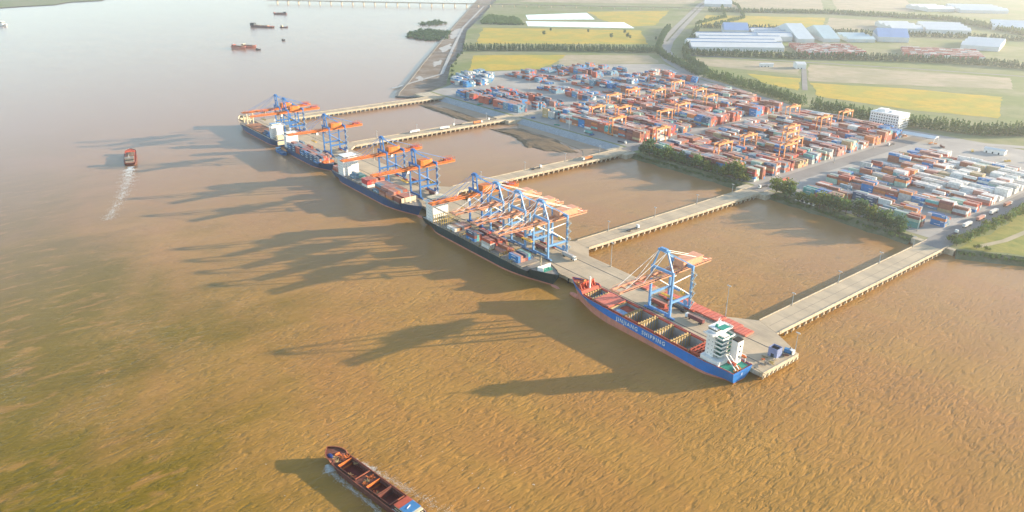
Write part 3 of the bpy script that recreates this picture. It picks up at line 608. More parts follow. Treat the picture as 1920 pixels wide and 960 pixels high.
CL, CW, CH = 12.19, 2.44, 2.59
def roof_col(n): c = PAL[n]; d = (0.55, 0.44, 0.37); return tuple(c[i] * .66 + d[i] * .34 for i in range(3))   # faded, dusty roof sheets
def _cont(colname):
    mb = MB(); x, y, z = CL / 2, CW / 2, CH; i = .14; dp = .06
    mb.add([(-x, -y, 0), (x, -y, 0), (x, y, 0), (-x, y, 0), (-x, -y, z), (x, -y, z), (x, y, z), (-x, y, z)], [(0, 3, 2, 1), (3, 0, 4, 7)])
    for s in (-1, 1):   # long sides: frame round a recessed panel
        o = [(-x, s * y, 0), (x, s * y, 0), (x, s * y, z), (-x, s * y, z)]; q = [(-x + i, s * (y - dp), i), (x - i, s * (y - dp), i), (x - i, s * (y - dp), z - i), (-x + i, s * (y - dp), z - i)]
        F = [(0, 1, 5, 4), (1, 2, 6, 5), (2, 3, 7, 6), (3, 0, 4, 7), (4, 5, 6, 7)]
        mb.add(o + q, F if s < 0 else [f[::-1] for f in F])
    o = [(x, -y, 0), (x, y, 0), (x, y, z), (x, -y, z)]; q = [(x - dp, -y + i, i), (x - dp, y - i, i), (x - dp, y - i, z - i), (x - dp, -y + i, z - i)]
    mb.add(o + q, [(0, 1, 5, 4), (1, 2, 6, 5), (2, 3, 7, 6), (3, 0, 4, 7), (4, 5, 6, 7)])
    o = [(-x, -y, z), (x, -y, z), (x, y, z), (-x, y, z)]; q = [(-x + i, -y + i, z - dp), (x - i, -y + i, z - dp), (x - i, y - i, z - dp), (-x + i, y - i, z - dp)]
    mb.add(o + q, [(0, 1, 5, 4), (1, 2, 6, 5), (2, 3, 7, 6), (3, 0, 4, 7)]).add(q, [(0, 1, 2, 3)], 1)
    rc = roof_col(colname)
    return mb.mesh('container', [mat('container_' + colname.replace(' ', '_'), PAL[colname], 0.55, 0.28, 0.7, stain=(0.16, 0.07, 0.035), stain_amt=0.3), mat('container_roof_' + colname.replace(' ', '_'), rc, 0.8, 0.2, 0.5, stain=(0.30, 0.20, 0.14), stain_amt=0.5)])
CONT = {n: _cont(n) for n in PAL}
marks = mat('marking_white', (0.72, 0.72, 0.70), 0.5)
LOGO = MB().bx(-2.6, 2.6, -CW / 2 - .02, -CW / 2 + .05, 1.15, 1.75).mesh('logo', marks)
LOGO2 = MB().bx(2.2, 5.2, -CW / 2 - .02, -CW / 2 + .05, 1.5, 2.1).mesh('logo', marks)
def container(pos, col, label, group, rz=0.0, logo=0):
    o = link('shipping_container', CONT[col], None, pos, rz); tag(o, label, 'container', group)
    if logo: link('logo', LOGO if logo == 1 else LOGO2, o)
    return o
# yard plan: every slot first, the 170 that show largest become objects, the rest one mass
slots = []   # x, y, z, colour, logo, label, group, exposed
def fill(zone, x0, x1, y0, y1, mix, tiers, fillrate, seed, ymax=None, rowsper=7, lane=7.85, group='', words=('', ''), rightcount=True, clusters=0.55, skip=None):
    r = random.Random(seed); nb = int((x1 - x0) / 12.75); blk = 0; y = y0; G = {}
    while y + rowsper * 2.75 < y1:
        hb = r.choice(tiers); hs = {}
        for b in range(nb):
            xc = x1 - 6.4 - b * 12.75 if rightcount else x0 + 6.4 + b * 12.75
            emp = r.random() > fillrate; hbb = max(1, hb + r.choice((-1, 0, 0, 1)))
            base = pick(r, mix)
            for k in range(rowsper):
                yc = y + 1.3 + k * 2.75
                if ymax and yc > ymax(xc): continue
                if skip and skip(xc, yc): continue
                if emp and r.random() < .85: continue
                h = max(0, min(max(tiers), hbb + r.choice((-1, -1, 0, 0, 0, 0, 0)))) if r.random() < .95 else 0
                if r.random() < .3: base = pick(r, mix)
                for t in range(h):
                    col = base if r.random() < clusters else pick(r, mix)
                    lg = (1 + r.randrange(2)) if col in ('dark blue', 'bright blue', 'steel blue', 'bright red', 'teal') and r.random() < .7 else (1 if r.random() < .06 else 0)
                    G[(blk, b, k, t)] = (xc + r.uniform(-.15, .15), yc + r.uniform(-.06, .06), 5.12 + t * 2.6, col, lg)
        y += rowsper * 2.75 + lane; blk += 1
    for (bk, b, k, t), (x, yy, z, col, lg) in G.items():
        top = (bk, b, k, t + 1) not in G
        exp = top or (bk, b, k - 1, t) not in G or (bk, b - 1 if rightcount else b + 1, k, t) not in G
        rown = bk * rowsper + k
        lab = f'{col} container, {words[0]}, {ORD[b]} bay from road, {ORD[rown] if rown < 38 else "far"} row from shore, ' + (f'{ORD[t]} tier' if t else 'ground tier')
        slots.append((x, yy, z, col, lg, lab, group, exp))
fill('B', -600, -437, 664, 1000, MIX_B, (3, 4, 4, 5), .97, 11, ymax=lambda x: 990, group='containers in the gantry yard', words=('gantry yard', 'road'))
fill('A', -826, -626, 690, 1100, MIX_B, (3, 4, 4, 5), .94, 12, ymax=lambda x: 985 + (-x - 590) * .36, group='containers in the gantry yard beyond the road', words=('far gantry yard', 'road'))
fill('A0', -1030, -858, 678, 800, MIX_B[:8] + MIX_BLUE[:3], (3, 4), .8, 13, group='containers by the revetment', words=('revetment yard', 'road'), lane=16)
fill('E1', -1180, -1075, 735, 850, MIX_BLUE, (4, 5, 4), .85, 14, ymax=lambda x: 725 + (-x - 1090) * .9 + 70, group='blue empties', words=('corner yard', 'road'), lane=9, skip=lambda x, y: y < 722 + (-x - 1112) * 1.05)
fill('E2', -1140, -1010, 865, 1100, MIX_B[:5] + MIX_BLUE[:2], (2, 3, 4), .6, 15, group='empties', words=('corner yard', 'road'), lane=20, skip=lambda x, y: x < -1145 + max(0, (y - 1020)) * .45)
fill('E3', -1000, -860, 820, 1140, MIX_BLUE + MIX_B[:3], (1, 2, 3, 4), .5, 16, ymax=lambda x: 1100 + (-x - 880) * .5, group='empties', words=('rear yard', 'road'), lane=14)
def in_c(x, y): return (x > -330 and y < 668 + (x + 330) * 0) or (x > -300 and y > 905) or (x < -385 and y < 668)
fill('C', -402, -251, 660, 935, MIX_C, (2, 2, 3, 4), .68, 17, group='containers in the low-stack yard', words=('low-stack yard', 'the side road'), rowsper=4, lane=10.5, clusters=.45, skip=lambda x, y: (x < -380 and y < 690) or (x > -345 and y > 780) or y < 654)
fill('C2', -345, -251, 781, 930, MIX_W, (2, 3, 3), .92, 18, group='white reefer stacks', words=('white reefer yard', 'the side road'), rowsper=4, lane=7.0, clusters=.7)
def mass(name, rows, label):
    """rows: x, y, z, rz, colour, logo -> one mesh with a painted colour per face"""
    n = len(rows); A = np.array([(r[0], r[1], r[2], r[3]) for r in rows]); co, si = np.cos(A[:, 3]), np.sin(A[:, 3])
    bx = np.array([(-1, -1, 0), (1, -1, 0), (1, 1, 0), (-1, 1, 0), (-1, -1, 1), (1, -1, 1), (1, 1, 1), (-1, 1, 1)], float) * (CL / 2, CW / 2, CH)
    V = np.stack([A[:, None, 0] + bx[:, 0] * co[:, None] - bx[:, 1] * si[:, None], A[:, None, 1] + bx[:, 0] * si[:, None] + bx[:, 1] * co[:, None], A[:, None, 2] + bx[None, :, 2]], 2).reshape(-1, 3)
    fc = np.array([(4, 5, 6, 7), (0, 1, 5, 4), (1, 2, 6, 5), (2, 3, 7, 6), (3, 0, 4, 7)])
    F = (fc[None] + (np.arange(n) * 8)[:, None, None]).reshape(-1, 4); col = [roof_col(r[4]) if k == 0 else PAL[r[4]] for r in rows for k in range(5)]
    lv, lf = [], []
    for r in rows:
        if r[5]:
            c, s_ = math.cos(r[3]), math.sin(r[3]); o = len(V) + len(lv); xs = (-2.6, 2.6) if r[5] == 1 else (2.2, 5.2)
            for px, pz in ((xs[0], 1.2), (xs[1], 1.2), (xs[1], 1.8), (xs[0], 1.8)):
                py = -CW / 2 - .05; lv.append((r[0] + px * c - py * s_, r[1] + px * s_ + py * c, r[2] + pz))
            lf.append((o, o + 1, o + 2, o + 3)); col.append((.7, .7, .68))
    V = np.vstack([V, np.array(lv)]) if lv else V; F = np.vstack([F, np.array(lf)]) if lf else F
    me = bpy.data.meshes.new(name); me.from_pydata(V.tolist(), [], F.tolist())
    at = me.attributes.new('paint', 'FLOAT_COLOR', 'FACE'); at.data.foreach_set('color', np.array([(*c, 1) for c in col], np.float32).ravel())
    me.materials.append(MATS.setdefault('mass', attr_mat('container_mass'))); me.update()
    return stuff(link(name, me), label, 'containers')
rows = []; r = random.Random(5)
for (a, b, c) in [((-945, 1555), (-835, 1660), 170), ((-790, 1705), (-650, 1785), 150)]:
    a, b = Vector(a), Vector(b); u = (b - a).normalized(); n = Vector((-u.y, u.x)); Lr = (b - a).length
    for j in range(int(c / 11)):
        for i in range(int(Lr / 13)):
            if r.random() < .12: continue
            for k in range(3):
                p = a + u * (i * 13 + 6) + n * (j * 11 + k * 2.7)
                cc = r.choice(['salmon red', 'brick red', 'white', 'salmon red', 'light grey', 'rust brown'])
                for t in range(r.choice((2, 3))): rows.append((p.x, p.y, 5.1 + t * 2.6, math.atan2(u.y, u.x), cc, 0))
mass('lot_containers', rows, 'rows of red and white containers stored beside the far sheds')

# ---------------------------------------------------------------- yard gantries
rtg_m = mat('gantry_orange', (0.68, 0.27, 0.09), 0.5, 0.2, 0.5, stain=(0.45, 0.22, 0.12))
def make_rtg():
    t = thing('yard_gantry', '', 'gantry crane', (0, 0, 5.1)); H = 21.5; S = 11.9
    for sx in (-1, 1):
        for sy in (-1, 1): MB().bar((sx * 3.6, sy * S, 1.2), (sx * 3.0, sy * S, H), .9, 1.1).build('leg', rtg_m, t)
        MB().bx(sx * 3 - .6, sx * 3 + .6, -S - 1.2, S + 1.2, H, H + 1.7).build('girder', rtg_m, t)
    for sy in (-1, 1):
        MB().bx(-5.2, 5.2, sy * S - .5, sy * S + .5, .9, 2.0).build('sill_beam', rtg_m, t)
        for x in (-4.4, -2.6, 2.6, 4.4): MB().tube((x, sy * S - .4, .75), (x, sy * S + .4, .75), .75, 10).build('wheel', rubber, t)
    MB().bx(-3, 3, -1.5 + 3, 3 + 3, H + 1.75, H + 3.4).build('trolley', rtg_m, t)
    MB().bx(-5.2, -3.6, -S - .8, -S + 2.6, 2.1, 4.4).build('power_pack', rtg_m, t)
    MB().bx(3.5, 5, 2, 4, H - 3, H - .6).build('cab', white, t)
    MB().bx(-6, 6, 3.2, 5.6, H - 9, H - 8.4).build('spreader', dark, t)
    return t
RTG = [(-601, 692), (-508, 714), (-513, 750), (-459, 769), (-469, 790), (-492, 823), (-508, 850), (-791, 815), (-804, 864), (-775, 892), (-743, 723), (-719, 754), (-667, 776), (-676, 692),
       (-806, 979), (-739, 950), (-697, 913), (-682, 837), (-576, 940), (-513, 968), (-512, 910)]
proto = make_rtg()
used = {}
for i, (x, y) in enumerate(RTG):
    base, zone = (664, 'near') if x > -610 else (690, 'far')
    k = max(0, round((y - base - 10.5) / 27.1)); yc = base + k * 27.1 + 10.2
    while (zone, k, round(x / 14)) in used: x += 14
    used[(zone, k, round(x / 14))] = 1
    o = proto if i == 0 else copy_tree(proto); o.location = (x, yc, 5.1)
    o['label'] = f'orange yard gantry over {"the" if zone == "near" else "the farther"} container stacks, {ORD[k]} lane from the shore, ' + ('road end' if x > -480 or -700 < x < -620 else 'far end' if x < -770 or -610 < x < -560 else 'middle')
    o['group'] = 'orange yard gantries'

# ---------------------------------------------------------------- ship-to-shore cranes
def crane(x, style, label, boom_col, leg_col, out=45.0, back=47.0, trolley=-14.0, spreader=12.0):
    c = thing('quay_crane', label, 'crane', (x, 356, 5.06), 0, 'ship-to-shore cranes on the quay')
    W, Gg, GZ, AZ = 9.2, 20.0, 30.0, 47.0
    gx = 3.3 if style == 'pale' else 2.3; gw = 1.5 if style == 'pale' else 1.9
    B = lambda name, mb, m=leg_col: mb.build(name, m, c)
    stay = white if style == 'pale' else leg_col
    for sx in (-1, 1):
        for y in (0, Gg):
            MBl = MB().bar((sx * W, y, 1.8), (sx * W, y, GZ + 2.0 if y == 0 else GZ + 1.5), 1.5, 1.35, w2=1.25, h2=1.2); l = B('leg', MBl)
            bo = MB().bx(sx * W - 4.2, sx * W + 4.2, y - .7, y + .7, .75, 1.75).build('bogie', red_deck if y else leg_col, l)
            for k in (-3.2, -1.2, 1.2, 3.2): MB().tube((sx * W + k, y - .35, .42), (sx * W + k, y + .35, .42), .42, 8).build('wheel', dark, l)
        B('portal_beam', MB().bx(sx * W - .55, sx * W + .55, .7, Gg - .7, 11.2, 12.8))
        B('tie_beam', MB().tube((sx * W, .6, GZ - 4), (sx * W, Gg - .6, GZ - 2.4), .38, 8), stay)
        B('diagonal_brace', MB().tube((sx * W, Gg - .4, 12.4), (sx * W, .4, GZ - 4.6), .42, 8), stay)
    for y in (0, Gg):
        B('sill_beam', MB().bx(-W + .7, W - .7, y - .6, y + .6, 1.9, 3.3))
        B('cross_beam', MB().bx(-W - .7, W + .7, y - .75, y + .75, GZ + 2.05 if y == 0 else GZ + 1.55, GZ + 3.8))
    B('portal_tie', MB().bx(-W + .7, W - .7, Gg - .5, Gg + .5, 11.3, 12.7))
    for sx in (-1, 1):   # girders
        B('boom_girder', MB().bar((sx * gx, .6, GZ - .2), (sx * gx, -out, GZ + .1), gw, 2.3, h2=1.2), boom_col)
        B('rear_girder', MB().bx(sx * gx - gw / 2, sx * gx + gw / 2, .8, back, GZ - 1.35, GZ + .95), boom_col)
        B('walkway', MB().bx(sx * (gx + gw / 2 + .5) - .45, sx * (gx + gw / 2 + .5) + .45, -out + 2, back - 1, GZ + .2, GZ + .32), dark)
        rl = MB()
        for yy in np.arange(-out + 2, back, 4.4): rl.bar((sx * (gx + gw / 2 + .92), yy, GZ + .3), (sx * (gx + gw / 2 + .92), yy, GZ + 1.4), .1)
        rl.bar((sx * (gx + gw / 2 + .92), -out + 2, GZ + 1.4), (sx * (gx + gw / 2 + .92), back, GZ + 1.4), .12); B('railing', rl, boom_col)
    for i, yy in enumerate(np.linspace(-out + .6, back - 1, 13)):
        B('girder_tie', MB().bx(-gx + gw / 2 + .01, gx - gw / 2 - .01, yy - .35, yy + .35, GZ - .4, GZ + .5), boom_col)
    B('boom_tip', MB().bx(-gx - 1.2, gx + 1.2, -out - 1.0, -out - .02, GZ - .4, GZ + .6), boom_col)
    # apex frame
    ax = 3.4 if style == 'pale' else 2.9; bz = GZ + 3.9
    for sx in (-1, 1):
        bxs = W - .6 if style == 'pale' else 3.4
        B('mast_leg', MB().bar((sx * bxs, 0, bz), (sx * ax, -.6, AZ), 1.0 if style == 'pale' else 1.3, 1.0, w2=.8))
        B('back_strut', MB().bar((sx * ax, 0, AZ - .6), (sx * (W - 1.5 if style == 'pale' else gx + 1.2), Gg, GZ + 3.9), .75))
        B('back_stay', MB().tube((sx * ax, .2, AZ), (sx * gx, back - 4, GZ + 1.2), .15, 6), stay)
        for yy, rr in ((-out * .5, .16), (-out * .88, .14)):
            B('fore_stay', MB().tube((sx * ax, -.8, AZ), (sx * gx, yy, GZ + 1.0), rr, 6), stay)
    B('apex_beam', MB().bx(-ax - 1.1, ax + 1.1, -1.5, 1.1, AZ - .5, AZ + .7))
    B('apex_sheaves', MB().bx(-ax + .6, ax - .6, -1.2, .8, AZ + .72, AZ + 1.8))
    if style != 'pale':
        B('mast_cross', MB().bx(-3.1, 3.1, -.5, .3, AZ - 7, AZ - 5.9))
        hb = [(-4, 5), (4, 5), (4.6, 8), (4.6, 16), (4, 19), (-4, 19), (-4.6, 16), (-4.6, 8)]; tp = [(x * .93, 12 + (y - 12) * .93) for x, y in hb]
        B('machinery_house', MB().prism(hb, GZ + 1.0, GZ + 6.6, taper=tp), boom_col)
        cg = MB()
        for sx in (-1, 1):
            for k in range(6): cg.bar((sx * 3.2, back - 13 + k * 2.5, GZ + 1), (sx * 3.2, back - 13 + k * 2.5, GZ + 4), .25)
            cg.bar((sx * 3.2, back - 13, GZ + 4), (sx * 3.2, back - .5, GZ + 4), .25)
        B('winch_cage', cg, red_deck); B('winch', MB().bx(-2, 2, back - 11, back - 3, GZ + 1, GZ + 2.6), red_deck)
    else:
        B('machinery_house', MB().prism([(-4.2, 16), (4.2, 16), (4.2, 36), (-4.2, 36)], GZ + 1.0, GZ + 5.6), boom_col)
        B('house_roof', MB().bx(-4.5, 4.5, 15.7, 36.3, GZ + 5.62, GZ + 5.95), boom_col)
    # trolley, cab, spreader on its ropes
    B('trolley', MB().bx(-gx - .4, gx + .4, trolley - 2.6, trolley + 2.6, GZ - 2.4, GZ - 1.45), boom_col if style == 'pale' else dark)
    cab = B('cab', MB().bx(-1.3, 1.3, trolley + 2.8, trolley + 5.4, GZ - 4.8, GZ - 2.0), white)
    MB().bx(-1.2, 1.2, trolley + 2.7, trolley + 2.79, GZ - 4.4, GZ - 2.6).build('window', glass, cab)
    sp = B('spreader', MB().bx(-6, 6, trolley - 1.2, trolley + 1.2, GZ - 2.4 - spreader - .7, GZ - 2.4 - spreader), mat('spreader_yellow', (0.62, 0.36, 0.04), 0.5))
    for sx in (-1, 1):
        for sy in (-1, 1): B('rope', MB().tube((sx * 2, trolley + sy * 1.1, GZ - 2.3), (sx * 2, trolley + sy * 1.1, GZ - 2.4 - spreader), .06, 4), dark)
    # stair tower zigzag on the landside leg
    st = MB(); sx0 = W + 1.5
    for k in range(8):
        za, zb = 3 + k * 3.4, 3 + (k + 1) * 3.4; ya, yb = (Gg - 1.6, Gg + 2.2) if k % 2 == 0 else (Gg + 2.2, Gg - 1.6)
        st.bar((sx0, ya, za), (sx0, yb, zb), .8, .25); st.bx(sx0 - 1, sx0 + .6, yb - .7, yb + .7, zb - .1, zb + .1)
        st.bar((sx0 + .5, ya, za + 1), (sx0 + .5, yb, zb + 1), .12)
    B('stair', st, mat('galvanised', (0.33, 0.38, 0.40), 0.5))
    B('checker_cabin', MB().bx(W - 4.5, W - 1.8, 14, 17, 12.9, 15.4), mat('cabin_yellow', (0.62, 0.40, 0.08), 0.5))
    B('cable_reel', MB().tube((W - 2.8, Gg - 1.2, 5.5), (W - 2.8, Gg - .75, 5.5), 1.9, 14), leg_col)
    return c
pale_leg = mat('crane_pale_blue', (0.15, 0.32, 0.56), 0.45, 0.15, 0.4, stain=(0.32, 0.34, 0.38))
pale_boom = mat('crane_faded_pink', (0.66, 0.30, 0.17), 0.55, 0.2, 0.5, stain=(0.5, 0.32, 0.22), stain_amt=.5)
deep_leg = mat('crane_blue', (0.035, 0.15, 0.40), 0.45, 0.15, 0.4)
deep_boom = mat('crane_orange', (0.68, 0.18, 0.03), 0.45, 0.2, 0.5)
for a in [(-967, 'deep', 'blue crane with orange boom nearest the cream bow of the farthest ship', -20), (-939, 'deep', 'blue crane with orange boom beside the bridge of the farthest ship', -10),
          (-817, 'deep', 'lone blue crane with orange boom over the small blue-boxed ship', -16), (-679, 'deep', 'blue crane with orange boom next to the tall white bridge block', 6),
          (-615, 'deep', 'blue crane with orange boom over the forward red containers of the dark blue ship', -12), (-511, 'deep', 'blue crane with orange boom in the row of four, beside three faded ones', -12),
          (-479.5, 'pale', 'pale blue crane with faded pink boom next to the orange-boomed crane', -16), (-450, 'pale', 'middle of the three pale blue cranes with faded pink booms', -8),
          (-421, 'pale', 'pale blue crane with faded boom, last of the four, by the green bow', -14), (-294.5, 'pale', 'lone pale blue crane with faded pink boom above the open-hold ship', 8)]:
    crane(a[0], a[1], a[2], pale_boom if a[1] == 'pale' else deep_boom, pale_leg if a[1] == 'pale' else deep_leg, 44 if a[1] == 'pale' else 46, 46, a[3], 9 if a[3] < 0 else 16)

# ================================================================ SHIPS
STOWED = []
class Ship:
    def __init__(s, name, label, cat, xs, xb, yc, B, zd, boot, m_hull, m_boot, m_deck, fo=2.4, po=0.0, rz=None, bulw=0.5, group='ships at the quay', bow_full=.80, holds=(), m_cap=None, boot2=None, bottom=-2.5, trim=0.0):
        s.L = abs(xb - xs) if rz is None else xb; s.B, s.zd, s.fo, s.po, s.bf = B, zd, fo, po, bow_full
        s.root = thing(name, label, cat, (xs, yc, 0), (0.0 if xb > xs else math.pi) if rz is None else rz, group); s.rz = s.root.rotation_euler.z; s.pos = Vector((xs, yc, 0))
        us = sorted(set([i / 24 for i in range(17)] + [.68 + i * .02 for i in range(17)] + [.02, .06, .1, .862, .872] + [h / s.L for hh in holds for h in hh]))
        us = [u for u in us if u <= 1.0]
        def rings(zs):
            V, F = [], []; nz = len(zs(0))
            for u in us:
                for side in (-1, 1):
                    for z in zs(u): V.append((s.xx(u, z), side * s.hb(u, z), z))
            w = 2 * nz
            for i in range(len(us) - 1):
                for k in range(nz - 1):
                    a = i * w + k; F.append((a, a + w, a + w + 1, a + 1)); a += nz; F.append((a, a + 1, a + w + 1, a + w))
            for k in range(nz - 1): F.append((k, k + 1, nz + k + 1, nz + k))
            return MB().add(V, F)
        b2 = boot if boot2 is None else boot2
        bzu = lambda u: boot + (b2 - boot) * u
        btm = lambda u: bottom + (min(boot - .3, .2) - bottom) * (1 - ss(0, .10, u))
        if trim: s.root.rotation_euler.y = -math.asin(trim / s.L)
        rings(lambda u: tuple(btm(u) + (bzu(u) - btm(u)) * k / 3 for k in range(4))).build('boot_topping', m_boot, s.root, smooth=False)
        s.hull = rings(lambda u: tuple(bzu(u) + (s.dz(u) + bulw - bzu(u)) * k / 5 for k in range(6))).build('hull', m_hull, s.root)
        if m_cap is not None:
            cp = MB()
            for side in (-1, 1):
                for u0, u1 in zip(us, us[1:]):
                    a = (s.xx(u0, s.dz(u0)), side * s.hb(u0, s.dz(u0)), s.dz(u0) + bulw + .06); b = (s.xx(u1, s.dz(u1)), side * s.hb(u1, s.dz(u1)), s.dz(u1) + bulw + .06); cp.bar(a, b, .45, .16)
            cp.build('gunwale', m_cap, s.root)
        dk = MB()
        for u0, u1 in zip(us, us[1:]):
            um = (u0 + u1) / 2; hole = next((h for h in holds if h[0] - .01 <= um * s.L <= h[1] + .01), None)
            P = []
            for u in (u0, u1):
                z = s.dz(u); P.append((s.xx(u, z), max(0, s.hb(u, z) - .03), z))
            if hole:
                hw = min(s.hold_w(hole), min(P[0][1], P[1][1]) - .3)
                for sg in (-1, 1): dk.add([(P[0][0], sg * hw, P[0][2]), (P[1][0], sg * hw, P[1][2]), (P[1][0], sg * P[1][1], P[1][2]), (P[0][0], sg * P[0][1], P[0][2])], [(0, 1, 2, 3)[::sg]])
            else: dk.add([(P[0][0], -P[0][1], P[0][2]), (P[1][0], -P[1][1], P[1][2]), (P[1][0], P[1][1], P[1][2]), (P[0][0], P[0][1], P[0][2])], [(0, 1, 2, 3)])
        s.deck = dk.build('deck', m_deck, s.root)
    def hold_w(s, h): return min(s.B / 2 - 2.0, min(s.hb(h[0] / s.L, s.zd), s.hb(h[1] / s.L, s.zd)) - 1.4)
    def dz(s, u): return s.zd + s.fo * ss(.862, .872, u) + .9 * ss(.8, 1, u) + s.po * (1 - ss(.1, .11, u))
    def hb(s, u, z):
        b = s.B / 2
        d = b * (.88 + .12 * ss(0, .1, u)) * (1 - max(0, (u - s.bf) / (1 - s.bf)) ** 2.1)
        w = b * (.38 + .62 * ss(0, .16, u)) * (1 - max(0, (u - s.bf + .13) / (1.13 - s.bf)) ** 1.5)
        t = min(1, max(0, z / (s.dz(u) + .5))) ** (1.4 - .95 * (1 - ss(0, .12, u)))
        return w * (1 - t) + d * t
    def xx(s, u, z): return u * s.L - (1 - min(1, max(0, z / (s.zd + s.fo)))) * .045 * s.L * ss(.72, 1, u) + (1.0 - min(1, max(0, z / s.zd))) * 1.5 * (1 - ss(0, .1, u))
    def w(s, x, y, z): c, n = math.cos(s.rz), math.sin(s.rz); return (s.pos.x + x * c - y * n, s.pos.y + x * n + y * c, z)
    zoff = 0.0
    def p(s, name, mb, m, parent=None, smooth=False):
        o = mb.build(name, m, parent or s.root, smooth=smooth)
        if parent is None and s.zoff and name not in ('bulbous_bow', 'cargo_hold', 'railing'): o.location.z = s.zoff
        return o
    def house(s, x0, x1, w, z0, z1, m=None, deck_m=None, wing=None, front=1):
        """accommodation block with decks, window bands and bridge wings; front = +1 when the bridge looks to +x"""
        m = m or white; h = s.p('superstructure', MB().bx(x0, x1, -w / 2, w / 2, z0, z1), m); n = int((z1 - z0) / 2.8)
        wx = MB().bx(-.06, .06, -.3, .3, -.26, .26).mesh('window', pane_m); wy = MB().bx(-.3, .3, -.06, .06, -.26, .26).mesh('window', pane_m)
        for f in range(n):
            z = z0 + 1.5 + f * 2.8
            for k in range(int(w / 2.4)):
                yy = -w / 2 + 1.4 + k * 2.4
                link('window', wx, h, (x1 - .02, yy, z)); link('window', wx, h, (x0 + .02, yy, z))
            for k in range(int((x1 - x0) / 2.6)):
                for sg in (-1, 1): link('window', wy, h, (x0 + 1.4 + k * 2.6, sg * (w / 2 - .02), z))
        ww = wing or s.B + 1
        b = s.p('bridge_deck', MB().bx(x0 - .6, x1 + .6, -ww / 2, ww / 2, z1 + .003, z1 + .35), m)
        br = s.p('bridge', MB().bx(x0 + .4, x1 + .2, -w * .42, w * .42, z1 + .36, z1 + 3.1), m)
        MB().bx(x0 + .3, x1 + .3, -w * .43, w * .43, z1 + 1.6, z1 + 2.4).build('window_band', glass, br)
        s.p('bridge_roof', MB().bx(x0, x1 + .5, -w * .45, w * .45, z1 + 3.12, z1 + 3.4), m if deck_m is None else deck_m)
        for sg in (-1, 1): s.p('wing_bulwark', MB().bx(x0 - .5, x1 + .5, sg * ww / 2 - .12, sg * ww / 2 + .12, z1 + .36, z1 + 1.4), m)
        mt = MB().tube(((x0 + x1) / 2, 0, z1 + 3.4), ((x0 + x1) / 2, 0, z1 + 9), .28, 6, .15).bar(((x0 + x1) / 2, -2, z1 + 6.5), ((x0 + x1) / 2, 2, z1 + 6.5), .18).bar(((x0 + x1) / 2, -1.2, z1 + 8), ((x0 + x1) / 2, 1.2, z1 + 8), .15)
        s.p('radar_mast', mt, m); s.p('radar', MB().box(((x0 + x1) / 2 + .5, 0, z1 + 7), (.35, 2.6, .3), .4), m)
        return h
    def rail(s, x0, x1, z0, m, off=.25, step=3.0):
        for sg in (-1, 1):
            mb = MB(); n = max(1, int(abs(x1 - x0) / step)); prev = None
            for k in range(n + 1):
                u = (x0 + (x1 - x0) * k / n) / s.L; z = s.dz(u); q = (s.xx(u, z), sg * (s.hb(u, z) - off), z)
                mb.bar(q, (q[0], q[1], z + 1.15), .09)
                if prev: mb.bar((prev[0], prev[1], prev[2] + 1.15), (q[0], q[1], z + 1.15), .09); mb.bar((prev[0], prev[1], prev[2] + .6), (q[0], q[1], z + .6), .06)
                prev = q
            s.p('railing', mb, m)
    def hatch(s, x0, x1, w, z0, h, m, panels=3):
        for k in range(panels):
            yw = w / panels; y0 = -w / 2 + k * yw
            o = s.p('hatch_cover', MB().bx(x0, x1, y0 + .06, y0 + yw - .06, z0, z0 + h), m)
    def stack(s, x, rows, tiers, mix, z0, group, words, seed, cols=None, gap=.02, hide=0):
        """containers on deck: rows across, tiers per row"""
        r = random.Random(seed); n = rows
        outer_first = True
        for k in range(n):
            y = (k - (n - 1) / 2) * 2.52; t_n = tiers[k] if isinstance(tiers, (list, tuple)) else tiers
            for t in range(t_n):
                side = k if s.rz < 1 else n - 1 - k     # counted from the water side
                col = cols(side, t, r) if cols else pick(r, mix)
                x_, y_, z_ = s.w(x, y, z0 + t * 2.61)
                kn = k - 1 if s.rz < 1 else k + 1      # the neighbour on the river side
                if t < t_n - 1 and side > 0 and (tiers[kn] if isinstance(tiers, (list, tuple)) else tiers) > t: STOWED.append((x_, y_, z_, 0.0, col, 0)); continue
                lg = 1 if col in ('dark blue', 'bright blue', 'steel blue') and side == 0 else 0
                container((x_, y_, z_), col, f'{col} container on {words}, {ORD[side]} river-side row, ' + (f'{ORD[t]} tier' if t else 'deck tier'), group, s.rz if not lg else 0.0, lg)
    def lashing(s, x, w, z0, h, m, n=8):
        mb = MB()
        for k in range(n + 1): mb.bar((x, -w / 2 + k * w / n, z0), (x, -w / 2 + k * w / n, z0 + h), .3)
        for z in (z0 + h * .5, z0 + h): mb.bar((x, -w / 2, z), (x, w / 2, z), .35, .25)
        s.p('lashing_bridge', mb, m)
def text_mesh(body, size, m):
    cu = bpy.data.curves.new('txt', 'FONT'); cu.body = body; cu.size = size; cu.extrude = .03; cu.offset = size * .016; cu.space_character = 1.32; cu.align_x = 'LEFT'; cu.resolution_u = 3
    ob = bpy.data.objects.new('txt', cu); C.objects.link(ob); dg = bpy.context.evaluated_depsgraph_get()
    me = bpy.data.meshes.new_from_object(ob.evaluated_get(dg)); bpy.data.objects.remove(ob); me.materials.clear(); me.materials.append(m); return me
